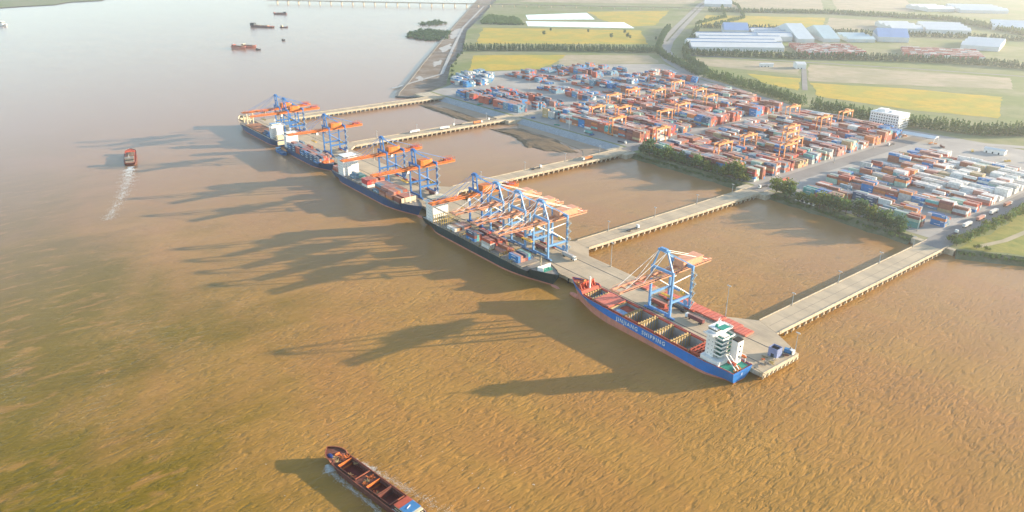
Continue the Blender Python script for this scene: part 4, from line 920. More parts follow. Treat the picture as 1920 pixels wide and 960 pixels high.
def oval(mb, c, rx, ry, rz_, n=10, k=6):
    V = []
    for j in range(1, k):
        a = math.pi * j / k
        for i in range(n): t = 2 * math.pi * i / n; V.append((c[0] - rx * math.cos(a), c[1] + ry * math.sin(a) * math.cos(t), c[2] + rz_ * math.sin(a) * math.sin(t)))
    o = len(V); V += [(c[0] - rx, c[1], c[2]), (c[0] + rx, c[1], c[2])]
    F = [(j * n + i, j * n + (i + 1) % n, (j + 1) * n + (i + 1) % n, (j + 1) * n + i) for j in range(k - 2) for i in range(n)]
    F += [(o, (i + 1) % n, i) for i in range(n)] + [(o + 1, (k - 2) * n + i, (k - 2) * n + (i + 1) % n) for i in range(n)]
    return mb.add(V, F)

boot_pink = mat('boot_faded_red', (0.52, 0.20, 0.14), 0.6, 0.2, 0.25, stain=(0.30, 0.17, 0.12), stain_amt=.6, streak=(4, 4, .6))
blue_hull = mat('hull_blue', (0.02, 0.17, 0.52), 0.4, 0.12, 0.2, stain=(0.10, 0.11, 0.20), stain_amt=.55, streak=(5, 5, .5))
navy_hull = mat('hull_navy', (0.02, 0.06, 0.15), 0.4, 0.15, 0.2, stain=(0.10, 0.075, 0.07), stain_amt=.5, streak=(5, 5, .5))
green_hull = mat('hull_black_green', (0.012, 0.035, 0.04), 0.4, 0.2, 0.2, stain=(0.08, 0.06, 0.045), stain_amt=.5, streak=(5, 5, .5))
hold_grey = mat('hold_grey', (0.34, 0.35, 0.34), 0.7, 0.25, 0.3, stain=(0.24, 0.17, 0.11), stain_amt=.6)
guide = mat('cell_guide', (0.50, 0.36, 0.16), 0.6, 0.25, 0.6)
green_deck = mat('deck_green', (0.03, 0.26, 0.19), 0.6, 0.2, 0.4)
grey_deck = mat('deck_grey', (0.27, 0.24, 0.20), 0.7, 0.25, 0.3, stain=(0.3, 0.14, 0.07))
cream = mat('cream_paint', (0.66, 0.55, 0.36), 0.5, 0.15, 0.4, stain=(0.42, 0.25, 0.12), stain_amt=.4)
yellow_steel = mat('lashing_yellow', (0.42, 0.31, 0.10), 0.6, 0.2, 0.4)
pane_m = mat('ship_window', (0.16, 0.18, 0.19), 0.25, 0.1, spec=0.5)
orange_boat = mat('lifeboat_orange', (0.75, 0.17, 0.03), 0.4)

# ---- the near ship: blue hull, open holds, bow pointing away
HOLDS = [(119, 127), (89.5, 101.5), (75.5, 87.5), (61.5, 73.5), (48, 60), (34, 46)]
S5 = Ship('container_ship', 'bright blue ship with open empty holds, red deck and white lettering, nearest berth', 'ship', -212, -361, 335.8, 20.6, 7.7, .7, blue_hull, boot_pink, red_deck, fo=2.2, po=.6, bulw=.7, holds=HOLDS, m_cap=red_deck, boot2=4.4, bottom=-6, trim=3.0)
S5.zoff = -.6
S5.p('bulbous_bow', oval(MB(), (145.0, 0, -2.1), 6.0, 1.7, 1.9), boot_pink, smooth=True)
for i, h in enumerate(HOLDS):
    hw = S5.hold_w(h); x0, x1 = h; fl = 5.6 if i == 1 else 4.6 if i == 0 else 0.12; z1 = 7.7
    well = MB().add([(x0, -hw, fl), (x1, -hw, fl), (x1, hw, fl), (x0, hw, fl), (x0, -hw, z1), (x1, -hw, z1), (x1, hw, z1), (x0, hw, z1)], [(0, 1, 2, 3), (0, 4, 5, 1), (1, 5, 6, 2), (2, 6, 7, 3), (3, 7, 4, 0)])
    wl = S5.p('cargo_hold', well, hold_grey)
    for sg in (-1, 1): S5.p('coaming', MB().bx(x0, x1, sg * hw - .25 + sg * .26, sg * hw + .25 + sg * .26, 8.3, 9.5), red_deck)
    gme = MB().bx(-.17, .17, -.4, .4, 0, z1 + 1.5 - fl).mesh('cell_guide', guide)
    if i != 1:
        for k in range(7):
            for xx_ in (x0 + .18, x1 - .18): link('cell_guide', gme, wl, (xx_, -hw + .5 + k * (2 * hw - 1) / 6, fl))
    for xx_ in (x0, x1): S5.p('cross_coaming', MB().bx(xx_ + (-.34 if xx_ == x0 else .04), xx_ + (-.04 if xx_ == x0 else .34), -hw - .3, hw + .3, 8.31, 9.3), guide)
r5 = random.Random(3)
wellc = MB().bx(90, 101, -7.2, -.2, 5.62, 6.3).mesh('tween_cover', red_deck); link('tween_cover', wellc, S5.root); link('tween_cover', MB().bx(90, 101, .0, 7.2, 5.62, 6.3).mesh('tween_cover', mat('pale_blue_paint', (0.25, 0.42, 0.6), 0.5)), S5.root)
S5.p('hold_cargo', MB().bx(79, 86, -4.5, 1.5, .15, 2.6), red_deck)
S5.hatch(103, 117.5, 16.4, 8.6, 1.3, mat('hatch_salmon', (0.62, 0.17, 0.11), 0.55, 0.2, 0.4), 3)
lat = MB()
for xx_ in (26, 28.3, 30.6, 32.9): lat.bx(xx_ - .4, xx_ + .4, -8, 8, 8.6, 10.2)
for k in range(5): lat.bx(26.41, 32.49, -8 + k * 4 - .35, -8 + k * 4 + .35, 8.7, 10.1)
S5.p('hatch_frame', lat, red_deck)
# forecastle: breakwater with ribs, mast, windlass
bw = S5.p('breakwater', MB().bar((133.5, -6.5, 11.3), (134.2, -6.5, 15.2), 13 * 0 + .5, .5).bx(133.4, 133.9, -7, 7, 10.6, 14.8), mat('breakwater_red', (0.58, 0.09, 0.04), 0.5, 0.2, 0.4))
for k in range(6): MB().add([(133.35, -6.6 + k * 2.6, 10.7), (131.2, -6.6 + k * 2.6, 10.7), (133.35, -6.6 + k * 2.6, 14.6), (133.35, -6.2 + k * 2.6, 10.7), (131.2, -6.2 + k * 2.6, 10.7), (133.35, -6.2 + k * 2.6, 14.6)], [(0, 1, 2), (5, 4, 3), (1, 4, 5, 2), (0, 3, 4, 1), (0, 2, 5, 3)]).build('rib', MATS['breakwater_red'], bw)
S5.p('foremast', MB().tube((130.6, 0, 10.8), (130.6, 0, 19.5), .75, 10, .6), white)
for y in (-3, 3): S5.p('windlass', MB().tube((139, y - 1, 12.2), (139, y + 1, 12.2), .8, 10).bx(138.2, 139.8, y - 1.4, y + 1.4, 11, 11.7), mat('windlass_orange', (0.55, 0.22, 0.05), 0.6))
for sx in range(4): S5.p('vent', MB().tube((137 + sx * 2, (-1) ** sx * 4, 11.2), (137 + sx * 2, (-1) ** sx * 4, 12.6), .4, 8), guide)
# bridge: narrow white tower with stepped balconies, funnel casing behind it
S5.p('poop_house', MB().bx(11, 24.5, -8.8, 8.8, 8.92, 11.6), white)
S5.house(17.5, 23.5, 12.5, 11.61, 26.5, white, white, wing=19)
for f in range(5):
    z = 13.6 + f * 2.75
    d = S5.p('balcony', MB().bx(12.4, 17.48, -6.4 + .15 * f, 6.4 - .15 * f, z, z + .18), green_deck)
    MB().bx(12.35, 12.5, -6.4 + .15 * f, 6.4 - .15 * f, z + .2, z + 1.2).build('parapet', white, d)
    for sg in (-1, 1): MB().bx(12.5, 17.48, sg * (6.4 - .15 * f) - .07, sg * (6.4 - .15 * f) + .07, z + .2, z + 1.2).build('parapet', white, d)
S5.p('stair_core', MB().bx(13.8, 17.47, -2.6, 2.6, 11.61, 25.5), white)
S5.p('upper_deck', MB().bx(15, 19, -3.6, 3.6, 29.95, 30.2), green_deck); S5.p('green_dome', MB().tube((20.2, 2.4, 30), (20.2, 2.4, 31.6), 1.1, 10, .7), green_deck)
fn = S5.p('funnel', MB().prism([(6.5, -6.6), (11, -6.6), (11, -1.2), (6.5, -1.2)], 9.0, 24.0), white); MB().bx(6.7, 10.8, -6.4, -1.4, 24.01, 24.8).build('funnel_top', mat('soot', (0.03, 0.025, 0.02), 0.9), fn)
for z in (13, 16.5, 20): MB().bx(6.38, 6.52, -4.6, -3.2, z, z + 1.4).build('louver', glass, fn)
S5.p('aft_deck', MB().bx(1.5, 10.9, -7.6, 7.6, 8.93, 9.02), green_deck)
lb = S5.p('lifeboat', oval(MB(), (6.6, -8.2, 12.6), 2.6, 1.0, 1.1), orange_boat, smooth=True)
S5.p('davit', MB().bar((4.6, -8.2, 9), (4.6, -8.2, 13.8), .3).bar((8.6, -8.2, 9), (8.6, -8.2, 13.8), .3).bar((4.6, -8.2, 13.8), (8.6, -8.2, 13.8), .3), white)
for yy in (2.2, 5.0): S5.p('ramp_rail', MB().bar((9.5, yy, 16.5), (1.2, yy, 9.6), .45, .45), white)
S5.p('ramp_boat', MB().prism([(3, 2.7), (8.2, 2.7), (8.2, 4.5), (3, 4.5)], 11.6, 13.2), red_deck)
for k in range(7): S5.p('mooring_gear', MB().box((r5.uniform(1.2, 4), r5.uniform(-6, 6), 9.6), (1.1, .9, 1.0), r5.uniform(0, 1)), MATS['windlass_orange'])
S5.rail(2, 25, 0, white); S5.rail(130, 144, 0, red_deck)
for wd, xw in (('JINJIANG', -305.2), ('SHIPPING', -282.2)):
    me = text_mesh(wd, 3.9, marks); xs_ = [v.co.x for v in me.vertices]; k = 19.6 / (max(xs_) - min(xs_))
    o = link('lettering', me, S5.root); o.matrix_world = Matrix.Identity(4)
    # stand the words up on the river side of the hull
    lx, ly, _ = (-212 - xw, 335.8 - (325.5 - .14), 0)
    o.parent = S5.root; o.location = (lx, ly, 4.05); o.rotation_euler = (math.pi / 2, 0, math.pi); o.scale = (k, 1, 1)
st = text_mesh('JJ', 1.6, marks); o = link('lettering', st, S5.root); o.location = (-.1, 1.2, 5.9); o.rotation_euler = (math.pi / 2, 0, -math.pi / 2)

# ---- second ship: black-green hull, half discharged
S4 = Ship('container_ship', 'long black-green ship under the four cranes, with green bow and yellow lashing frames', 'ship', -553, -374, 335, 22, 7.6, 1.2, green_hull, boot_pink, grey_deck, fo=2.4, bulw=.6)
S4.p('bulbous_bow', oval(MB(), (174.5, 0, -.1), 5.0, 1.4, 1.5), boot_pink, smooth=True)
S4.house(6, 16.5, 17, 7.65, 25.5, white, cream, wing=22); S4.p('funnel', MB().prism([(1.5, -2.5), (5, -2.5), (5, 2.5), (1.5, 2.5)], 7.65, 22), cream)
for k, x in enumerate((20, 26.5, 33)): S4.lashing(x, 20, 7.65, 7.5, yellow_steel, 9)
for i, x in enumerate((40.5, 54.5, 69, 83, 97, 111, 125.5, 139)):
    S4.hatch(x - 6.3, x + 6.3, 18.6, 7.65, 1.5, grey_deck if i % 2 else MATS['deck_grey'], 3)
    if i < 7: S4.lashing(x + 7.1, 19.6, 7.65, 3.6, yellow_steel, 8)
CG4 = 'containers on the black-green ship'
S4.stack(46.5, 7, [1, 1, 1, 1, 1, 1, 1], [('white', 3), ('light grey', 2), ('salmon red', 3), ('rust brown', 2), ('tan', 2), ('bright blue', 1)], 9.17, CG4, 'the black-green ship, aft bay', 1)
S4.stack(76, 7, [3, 2, 2, 2, 1, 2, 2], MIX_SHIP, 9.17, CG4, 'the black-green ship, blue-cornered bay', 2, cols=lambda sd, t, r: ['bright blue', 'maroon', 'dark blue'][t] if sd < 1 else pick(r, MIX_SHIP))
S4.stack(98, 7, [3, 3, 2, 3, 2, 1, 2], MIX_SHIP, 9.17, CG4, 'the black-green ship, white-cornered bay', 3, cols=lambda sd, t, r: ['white', 'light grey', 'brick red'][t] if sd < 2 else pick(r, MIX_SHIP))
S4.stack(111.5, 4, [1, 2, 1, 1], MIX_SHIP, 9.17, CG4, 'the black-green ship, low bay', 4)
S4.stack(133, 6, [2, 2, 1, 2, 2, 1], MIX_SHIP, 9.17, CG4, 'the black-green ship, foremost bay', 5, cols=lambda sd, t, r: 'bright blue' if sd < 1 else 'salmon red' if sd < 3 else pick(r, MIX_SHIP))
bwk = S4.p('breakwater', MB().bx(161.2, 161.6, -6.5, 6.5, 10.5, 13.6).bar((161.6, -6.5, 12), (166, -4.5, 12), .3, 3), white)
S4.p('foremast', MB().tube((158, -1, 10.6), (158, 0, 20), .3, 6, .15).tube((155, 2.4, 10.6), (158, 0, 18), .2, 6).tube((155, -2.4, 10.6), (158, 0, 18), .2, 6), cream)
S4.p('fore_deck', MB().bx(157, 167, -4.4, 4.4, 10.75, 10.95), green_deck)
for y in (-2.4, 2.4): S4.p('windlass', MB().tube((165, y - .9, 11.9), (165, y + .9, 11.9), .7, 8), green_deck)
S4.p('bow_stripe', MB().bx(150, 156, -7.5, 7.5, 10.3, 10.5), grey_deck); S4.rail(2, 30, 0, white); S4.rail(34, 148, 0, cream, step=6)
# ---- third ship: navy hull, red containers forward
S3 = Ship('container_ship', 'dark blue ship with tall white bridge and red containers stacked forward', 'ship', -743, -569, 335, 22, 7.8, 1.0, navy_hull, boot_pink, grey_deck, fo=2.4, bulw=.6)
S3.p('bulbous_bow', oval(MB(), (170.5, 0, .1), 5.0, 1.4, 1.5), boot_pink, smooth=True)
S3.house(17, 30, 18, 7.85, 26, white, white, wing=23); S3.p('funnel', MB().prism([(11.5, -3), (15.5, -3), (15.5, 3), (11.5, 3)], 7.85, 24), white)
CG3 = 'containers on the dark blue ship'
for x in (44, 58.5, 73, 87, 101, 115, 128, 141): S3.hatch(x - 6.2, x + 6.2, 18.6, 7.85, 1.4, grey_deck, 3)
S3.stack(6.8, 6, [2, 2, 2, 1, 2, 2], [('brick red', 3), ('salmon red', 2), ('rust brown', 1)], 7.9, CG3, 'the dark blue ship, behind its bridge', 11)
S3.stack(44, 5, [1, 2, 1, 1, 1], [('teal', 2), ('steel blue', 2), ('white', 1)], 9.27, CG3, 'the dark blue ship, bridge-side bay', 12)
S3.stack(79.5, 8, [3, 3, 3, 3, 3, 2, 3, 3], MIX_SHIP, 9.27, CG3, 'the dark blue ship, tall red-and-white bay', 13, cols=lambda sd, t, r: 'white' if t == 0 else ('bright red' if sd < 2 else pick(r, [('salmon red', 3), ('brick red', 3), ('steel blue', 1)])), hide=1)
for j, x in enumerate((103, 116, 129.2)):
    S3.stack(x, 8, [2, 3, 3, 3, 3, 3, 3, 2] if j else [1, 3, 3, 3, 3, 3, 3, 2], MIX_SHIP, 9.27, CG3, f'the dark blue ship, {ORD[j]} forward bay', 20 + j, hide=1, cols=lambda sd, t, r: pick(r, [('salmon red', 6), ('brick red', 5), ('rust brown', 3), ('white', 1), ('teal', 1), ('steel blue', 1), ('orange', 1)]))
S3.stack(142.4, 7, [2, 1, 2, 2, 2, 2, 2], MIX_SHIP, 9.27, CG3, 'the dark blue ship, foremost bay', 24, cols=lambda sd, t, r: ['maroon', 'rust brown'][t] if sd == 0 else pick(r, MIX_SHIP))
S3.p('breakwater', MB().bx(150.2, 150.7, -8, 8, 10.0, 14.6), cream); S3.p('foremast', MB().tube((153, 0, 10.6), (153, 0, 21), .4, 6, .2), white)
for y in (-2.6, 2.6): S3.p('windlass', MB().tube((158, y - .9, 12), (158, y + .9, 12), .7, 8), cream)
S3.rail(2, 40, 0, white); S3.rail(42, 148, 0, grey_deck, step=6); S3.rail(151, 166, 0, cream)
# ---- fourth ship: small feeder full of blue and red boxes
S2 = Ship('container_ship', 'small feeder ship fully stacked with blue and red containers', 'ship', -884, -760, 335.5, 20, 5.6, .7, navy_hull, boot_pink, grey_deck, fo=2.2, bulw=.6)
S2.house(3, 11, 15, 5.65, 20.5, white, white, wing=19); S2.p('funnel', MB().prism([(1, -2), (2.9, -2), (2.9, 2), (1, 2)], 5.65, 16), white)
CG2 = 'containers on the small feeder'
for j in range(7):
    x = 21 + j * 12.6
    S2.stack(x, 7, [3, 3, 3, 3, 3, 2, 2] if j % 2 else [3, 2, 3, 3, 3, 2, 3], MIX_SHIP, 5.8, CG2, f'the small feeder, {ORD[j]} bay forward', 40 + j, hide=1,
             cols=lambda sd, t, r, j=j: ('brick red' if j == 2 else 'dark blue' if r.random() < .6 else 'bright blue') if sd == 0 else pick(r, [('salmon red', 4), ('brick red', 4), ('steel blue', 3), ('bright red', 1), ('white', 1), ('dark blue', 1)]))
S2.p('fore_house', MB().bx(107.5, 113, -6, 6, 7.4, 10.2), orange_boat); S2.p('foremast', MB().tube((114.5, 0, 8), (114.5, 0, 17), .35, 6, .2), white); S2.rail(106, 120, 0, orange_boat)
# ---- fifth ship: navy hull, cream ends, bow pointing away
S1 = Ship('container_ship', 'farthest berthed ship, navy hull with cream bow and stern and open deck', 'ship', -900, -1058, 335, 22, 7.6, .8, navy_hull, boot_pink, MATS['deck_grey'], fo=2.6, po=1.0, bulw=.8, m_cap=cream)
S1.house(19, 27, 15, 7.65, 23, white, mat('pale_blue_paint', (0.25, 0.42, 0.6), 0.5), wing=21); fn = S1.p('funnel', MB().prism([(12, -3.4), (17, -3.4), (17, 3.4), (12, 3.4)], 8.65, 22), white)
S1.p('funnel_house', MB().bx(5, 11.9, -6, 6, 8.66, 13.5), cream); S1.p('stern_plate', MB().bx(-.35, .9, -8.6, 8.6, 3.5, 8.2), cream)
for i, x in enumerate((62, 77, 92, 107)): S1.hatch(x - 6.5, x + 6.5, 18, 7.65, 1.5, mat('hatch_rust', (0.40, 0.17, 0.08), 0.7, 0.3, 0.3), 4)
CG1 = 'containers on the farthest ship'
for j, x in enumerate((34, 47)): S1.stack(x, 6, [1, 2, 1, 1, 2, 1], MIX_BLUE, 7.75, CG1, f'the farthest ship, {ORD[j]} bay forward', 60 + j, cols=lambda sd, t, r: pick(r, [('teal', 2), ('dark blue', 4), ('brick red', 1), ('bright blue', 2)]))
for x in (118, 132): S1.p('deck_post', MB().tube((x, -4, 8), (x, -4, 22 - (x > 120) * 5), .9, 8).tube((x, 4, 8), (x, 4, 22 - (x > 120) * 5), .9, 8).bx(x - .6, x + .6, -3.2, 3.2, 14, 15), cream)
S1.p('forecastle_deck', MB().bx(136.5, 147, -5.2, 5.2, 10.75, 10.95), cream)
fw = MB()
for sg in (-1, 1):
    for k in range(12):
        u0, u1 = .872 + k * .0104, .872 + (k + 1) * .0104; za, zb = S1.dz(u0), S1.dz(u1); a = (S1.xx(u0, za), sg * S1.hb(u0, za), za + 1.3); b = (S1.xx(u1, zb), sg * S1.hb(u1, zb), zb + 1.3); fw.bar(a, b, .3, 1.9)
S1.p('bow_bulwark', fw, cream)
for k in range(5): S1.p('bulwark_stay', MB().bar((139 + k * 2.6, -5.5 + k * .5, 10.9), (139 + k * 2.6, 5.5 - k * .5, 10.9), .4, .8), cream)
S1.rail(2, 30, 0, white); S1.rail(30, 134, 0, cream, step=6)
# mooring lines (part of each ship)
rope = mat('rope', (0.35, 0.30, 0.2), 0.9)
for s, pts in ((S5, [((2, -9, 9), (-9, -12, 5.4)), ((2, -8, 9), (-7, -12, 5.4)), ((144, -3, 11), (151, -12.5, 5.4))]), (S4, [((172, 3, 10), (180, 13.2, 5.4)), ((4, 9, 8), (-4, 13, 5.4))]), (S3, [((168, 3, 10), (176, 13, 5.4)), ((4, 9, 8), (-5, 13, 5.4))])):
    for a, b in pts: s.p('mooring_line', MB().tube(a, b, .12, 4), rope)

# ================================================================ SMALL CRAFT
rust = mat('hull_rust', (0.13, 0.045, 0.032), 0.7, 0.35, 0.5, stain=(0.07, 0.035, 0.025), stain_amt=.6)
rust_or = mat('bulkhead_orange', (0.55, 0.14, 0.03), 0.6, 0.25, 0.4, stain=(0.3, 0.09, 0.03))
rust_dk = mat('hold_dark_red', (0.16, 0.035, 0.025), 0.8, 0.35, 0.4)
brush = mat('rope_tan', (0.34, 0.24, 0.11), 0.9, 0.4, 2.0)
tarp = mat('tarp_blue', (0.02, 0.04, 0.16), 0.6)
NH = [(17, 25.5), (26.5, 34.5), (43, 57)]
NB = Ship('river_barge', 'rust-red river barge with open holds and blue cabin roof, crossing the lower foreground', 'barge', -228, 72, 126, 10.6, 2.7, .5, rust, rust, mat('deck_dark_rust', (0.17, 0.06, 0.04), 0.8, 0.45, 0.8, stain=(0.08, 0.05, 0.035), stain_amt=.7), fo=.9, bulw=.7, rz=math.pi + .166, group='river barges', bow_full=.89, holds=NH, m_cap=mat('gunwale_orange', (0.28, 0.085, 0.045), 0.6, 0.3, 0.5))
for i, h in enumerate(NH):
    hw = 4.0; x0, x1 = h
    well = MB().add([(x0, -hw, .12), (x1, -hw, .12), (x1, hw, .12), (x0, hw, .12), (x0, -hw, 2.7), (x1, -hw, 2.7), (x1, hw, 2.7), (x0, hw, 2.7)], [(0, 1, 2, 3), (0, 4, 5, 1), (1, 5, 6, 2), (2, 6, 7, 3), (3, 7, 4, 0)])
    NB.p('cargo_hold', well, rust_dk)
    for sg in (-1, 1): NB.p('coaming', MB().bx(x0 - .4, x1 + .4, sg * (hw + .2) - .15, sg * (hw + .2) + .15, 2.7, 4.0), rust)
    NB.p('fore_bulkhead', MB().add([(x1 - .12, -hw + .05, .15), (x1 - .12, hw - .05, .15), (x1 + .3, hw, 4.1), (x1 + .3, -hw, 4.1)], [(0, 1, 2, 3)]).bx(x1 + .05, x1 + .3, -hw, hw, 2.72, 4.1), rust_or if i else rust)
    NB.p('cross_beam', MB().bx(x0 - .35, x0 + .1, -hw - .3, hw + .3, 3.6, 4.1), MATS['gunwale_orange'])
rb = random.Random(9)
for k, (x, y) in enumerate([(46, 3.2), (48, 3.5), (40, -1.5), (38.5, 1), (37.5, 2.6), (53, -3.6), (29, 3.4), (27.5, 2.6), (39, -3), (60, 2), (61.5, -1), (63, 1.5), (59.5, -3)]):
    mb = MB()
    for j in range(9): a = rb.uniform(0, 6.28); mb.bar((rb.uniform(-.6, .6), rb.uniform(-.6, .6), 0), (1.5 * math.cos(a), 1.5 * math.sin(a), rb.uniform(.2, .9)), .28, .2)
    mb.build('deck_gear', brush if k % 2 else MATS['bulkhead_orange'], NB.root, (x, y, 2.75 if x < 59 else 3.65))
NB.p('tarpaulin', oval(MB(), (66.0, 2.3, 4.0), 2.2, 1.3, .8), tarp); NB.p('anchor_winch', MB().tube((64.5, -2, 4.4), (64.5, .6, 4.4), .5, 8).bx(63.8, 65.2, -2.2, .8, 3.65, 4.0), rust_or)
for k in range(4): NB.p('deck_plank', MB().box((62 + k * 1.1, -1.6, 3.85), (.5, 3.4, .2), .1), MATS['gunwale_orange'])
hs = NB.p('cabin', MB().bx(3, 14, -3.8, 3.8, 2.75, 5.2), cream); MB().bx(2.9, 14.1, -3.86, 3.86, 3.9, 4.6).build('window_band', glass, hs)
NB.p('cabin_roof', MB().bx(4.6, 10.4, -3.9, 3.9, 5.22, 5.45), mat('roof_bright_blue', (0.06, 0.20, 0.40), 0.5, 0.15, 0.5)); NB.p('fore_roof', MB().bx(10.45, 14.4, -4.0, 4.0, 5.22, 5.4), red_deck)
NB.p('antenna', MB().box((8.2, .3, 5.6), (.3, 2.6, .25), .3), white); NB.rail(2, 14, 0, white, step=2)
def craft(name, label, xs, L, yc, B, z, hull, deck, rz, cab=(2, 8), cabm=None, cabh=4.0, load=None, cat='barge', group='river barges'):
    s = Ship(name, label, cat, xs, L, yc, B, z, .4, hull, hull, deck, fo=z * .4, bulw=.4, rz=rz, group=group, bow_full=.84)
    a, b = cab; c = s.p('cabin', MB().bx(a, b, -B * .34, B * .34, z + .02, z + cabh), cabm or white); MB().bx(a - .06, b + .06, -B * .345, B * .345, z + cabh * .5, z + cabh * .78).build('window_band', glass, c)
    s.p('cabin_roof', MB().bx(a - .4, b + .4, -B * .38, B * .38, z + cabh + .01, z + cabh + .3), cabm or white); s.p('mast', MB().tube(((a + b) / 2, 0, z + cabh), ((a + b) / 2, 0, z + cabh + 4), .2, 5, .1), white)
    if load:
        n = load[1]
        for i in range(n):
            x0 = L * .2 + i * L * .6 / n; x1 = L * .2 + (i + 1) * L * .6 / n - 1
            s.p('hatch_coaming', MB().bx(x0, x1, -B * .38, B * .38, z + .02, z + 1.4), MATS['gunwale_orange'])
            s.p('cargo', MB().prism([(x0 + .5, -B * .34), (x1 - .5, -B * .34), (x1 - .5, B * .34), (x0 + .5, B * .34)], z + 1.42, z + 1.45 + load[2], taper=[(x0 + 2, -B * .1), (x1 - 2, -B * .1), (x1 - 2, B * .1), (x0 + 2, B * .1)]), load[0])
    return s
cargo_b = mat('cargo_brown', (0.17, 0.11, 0.07), 0.9, 0.3, 0.5); cargo_s = mat('cargo_sand', (0.40, 0.30, 0.18), 0.9, 0.3, 0.5)
craft('river_barge', 'small red cargo boat under way in mid river, trailing a white wake', -926, 62, 160, 13, 3.4, rust, red_deck, math.atan2(14, -60), (3, 11), MATS['deck_grey'], 5, (cargo_b, 2, .5))
craft('river_barge', 'longest of the far barges, dark hull with sandy load', -2262, 86, 852, 16, 4, rust, red_deck, math.atan2(-46, -74), (66, 80), dark, 8, (cargo_s, 2, 1.5))
craft('river_barge', 'small far barge nearest the viaduct', -2660, 50, 1056, 12, 4, rust, red_deck, math.atan2(-36, -34), (3, 10), dark, 5, (cargo_b, 2, 1))
craft('river_barge', 'red moored barge of a touching pair in the upper river, outer one', -1880, 46, 600, 13, 5, MATS['boot_faded_red'], red_deck, math.atan2(18, 40), (3, 9), red_deck, 4, (cargo_b, 1, 1))
craft('river_barge', 'brownish moored barge of a touching pair in the upper river, inner one', -1878, 44, 622, 12, 5, MATS['boot_faded_red'], red_deck, math.atan2(22, 34), (3, 9), cream, 4, (cargo_b, 1, 1))
craft('work_boat', 'little dark boat beside the touching pair of barges', -1812, 14, 633, 5, 2, dark, dark, .6, (2, 6), dark, 2.5, cat='boat', group='small boats')
craft('work_boat', 'small boat just off the longest far barge', -2256, 26, 870, 7, 2.5, rust, red_deck, .7, (3, 9), cream, 4, cat='boat', group='small boats')
craft('work_boat', 'tiny dark boat alone below the far barges', -1952, 12, 754, 5, 2, dark, dark, .3, (2, 6), dark, 2.5, cat='boat', group='small boats')
craft('river_ferry', 'white vessel at the edge of the picture near the far bank', -2850, 46, 210, 12, 4, white, white, math.atan2(15, 40), (10, 30), white, 9, cat='ferry', group='small boats')
craft('bunker_barge', 'low blue barge moored alongside the small feeder', -888, 30, 320.5, 7, 1.8, mat('barge_blue', (0.03, 0.12, 0.30), 0.5), mat('barge_deck', (0.10, 0.20, 0.32), 0.6), 0.0, (2, 7), mat('pale_blue_paint', (0.25, 0.42, 0.6), 0.5), 3, cat='barge')
# foam on the water: bow wave and wakes
foam_m = mat('foam', (0.75, 0.73, 0.66), 0.7, 0.1, 1.0)
gf = np.random.default_rng(4)
def foam(name, pts, n, size, label):
    V = []
    P = [Vector(p[:2]) for p in pts]; W = [p[2] for p in pts]
    for _ in range(n):
        k = min(int((len(P) - 1) * gf.uniform() ** 1.7), len(P) - 2); t = gf.uniform(); c = P[k].lerp(P[k + 1], t); w = W[k] * (1 - t) + W[k + 1] * t; d = (P[k + 1] - P[k]).normalized(); nn = Vector((-d.y, d.x))
        c = c + nn * gf.normal() * w * (.5 + .9 * abs(math.sin(c.x * .35 + c.y * .5))); s = size * gf.uniform(.3, 1.3); a = gf.uniform(0, 6.28); m = gf.integers(5, 8)
        V.append([(c.x + s * gf.uniform(.5, 1.2) * (math.cos(a) * math.cos(q) * 1.8 - math.sin(a) * math.sin(q) * .6), c.y + s * gf.uniform(.5, 1.2) * (math.sin(a) * math.cos(q) * 1.8 + math.cos(a) * math.sin(q) * .6), .05 + gf.uniform(0, .05)) for q in np.linspace(0, 6.28, m + 1)[:-1]])
    mb = MB()
    for q in V: mb.add(q, [tuple(range(len(q)))])
    return stuff(mb.build(name, foam_m), label, 'foam')
def nbw(x, y): a = NB.w(x, y, 0); return (a[0], a[1])
foam('wake_foam', [(*nbw(66, 4.6), .8), (*nbw(60, 6.6), 1.1), (*nbw(40, 7.2), .7), (*nbw(20, 7.6), .7), (*nbw(-5, 9), .9)], 2600, .15, 'white foam along the shaded side of the red barge')
foam('wake_foam', [(*nbw(62, -6.2), .5), (*nbw(45, -8.5), 1.0), (*nbw(20, -11), 1.5), (*nbw(-20, -15), 2.5)], 2600, .13, 'white foam along the sunlit side of the red barge')
foam('wake_foam', [(-924, 160, 1.2), (-908, 155, 2.6), (-885, 149, 3.4), (-850, 139, 3.6), (-805, 124, 3.0), (-745, 100, 2.4)], 9000, .26, 'white wake behind the small red boat')
foam('whitecaps', [(-330, 60, 14), (-260, 120, 22), (-225, 175, 22), (-200, 200, 20)], 60, .25, 'scattered whitecaps near the lower foreground')

# ================================================================ QUAY FURNITURE AND VEHICLES
cab_m = mat('truck_white', (0.70, 0.70, 0.66), 0.4)
def make_truck():
    t = thing('container_truck', '', 'truck', (0, 0, 0))
    cb = MB().prism([(6.0, -1.2), (8.3, -1.2), (8.3, 1.2), (6.0, 1.2)], .9, 3.6, taper=[(6.0, -1.15), (8.0, -1.15), (8.0, 1.15), (6.0, 1.15)]).build('cab', cab_m, t)
    MB().add([(8.27, -1, 2.2), (8.27, 1, 2.2), (8.1, 1, 3.3), (8.1, -1, 3.3)], [(0, 1, 2, 3)]).build('windscreen', glass, cb)
    MB().bx(-6.4, 7, -.5, .5, .8, 1.15).bx(-6.4, 5.6, -1.2, 1.2, 1.16, 1.4).build('trailer', dark, t)
    for x in (-5, -3.7, 4.6, 7.2):
        for s in (-1, 1): MB().tube((x, s * .85, .5), (x, s * 1.25, .5), .5, 10).build('wheel', rubber, t)
    return t
tproto = make_truck(); first = [True]
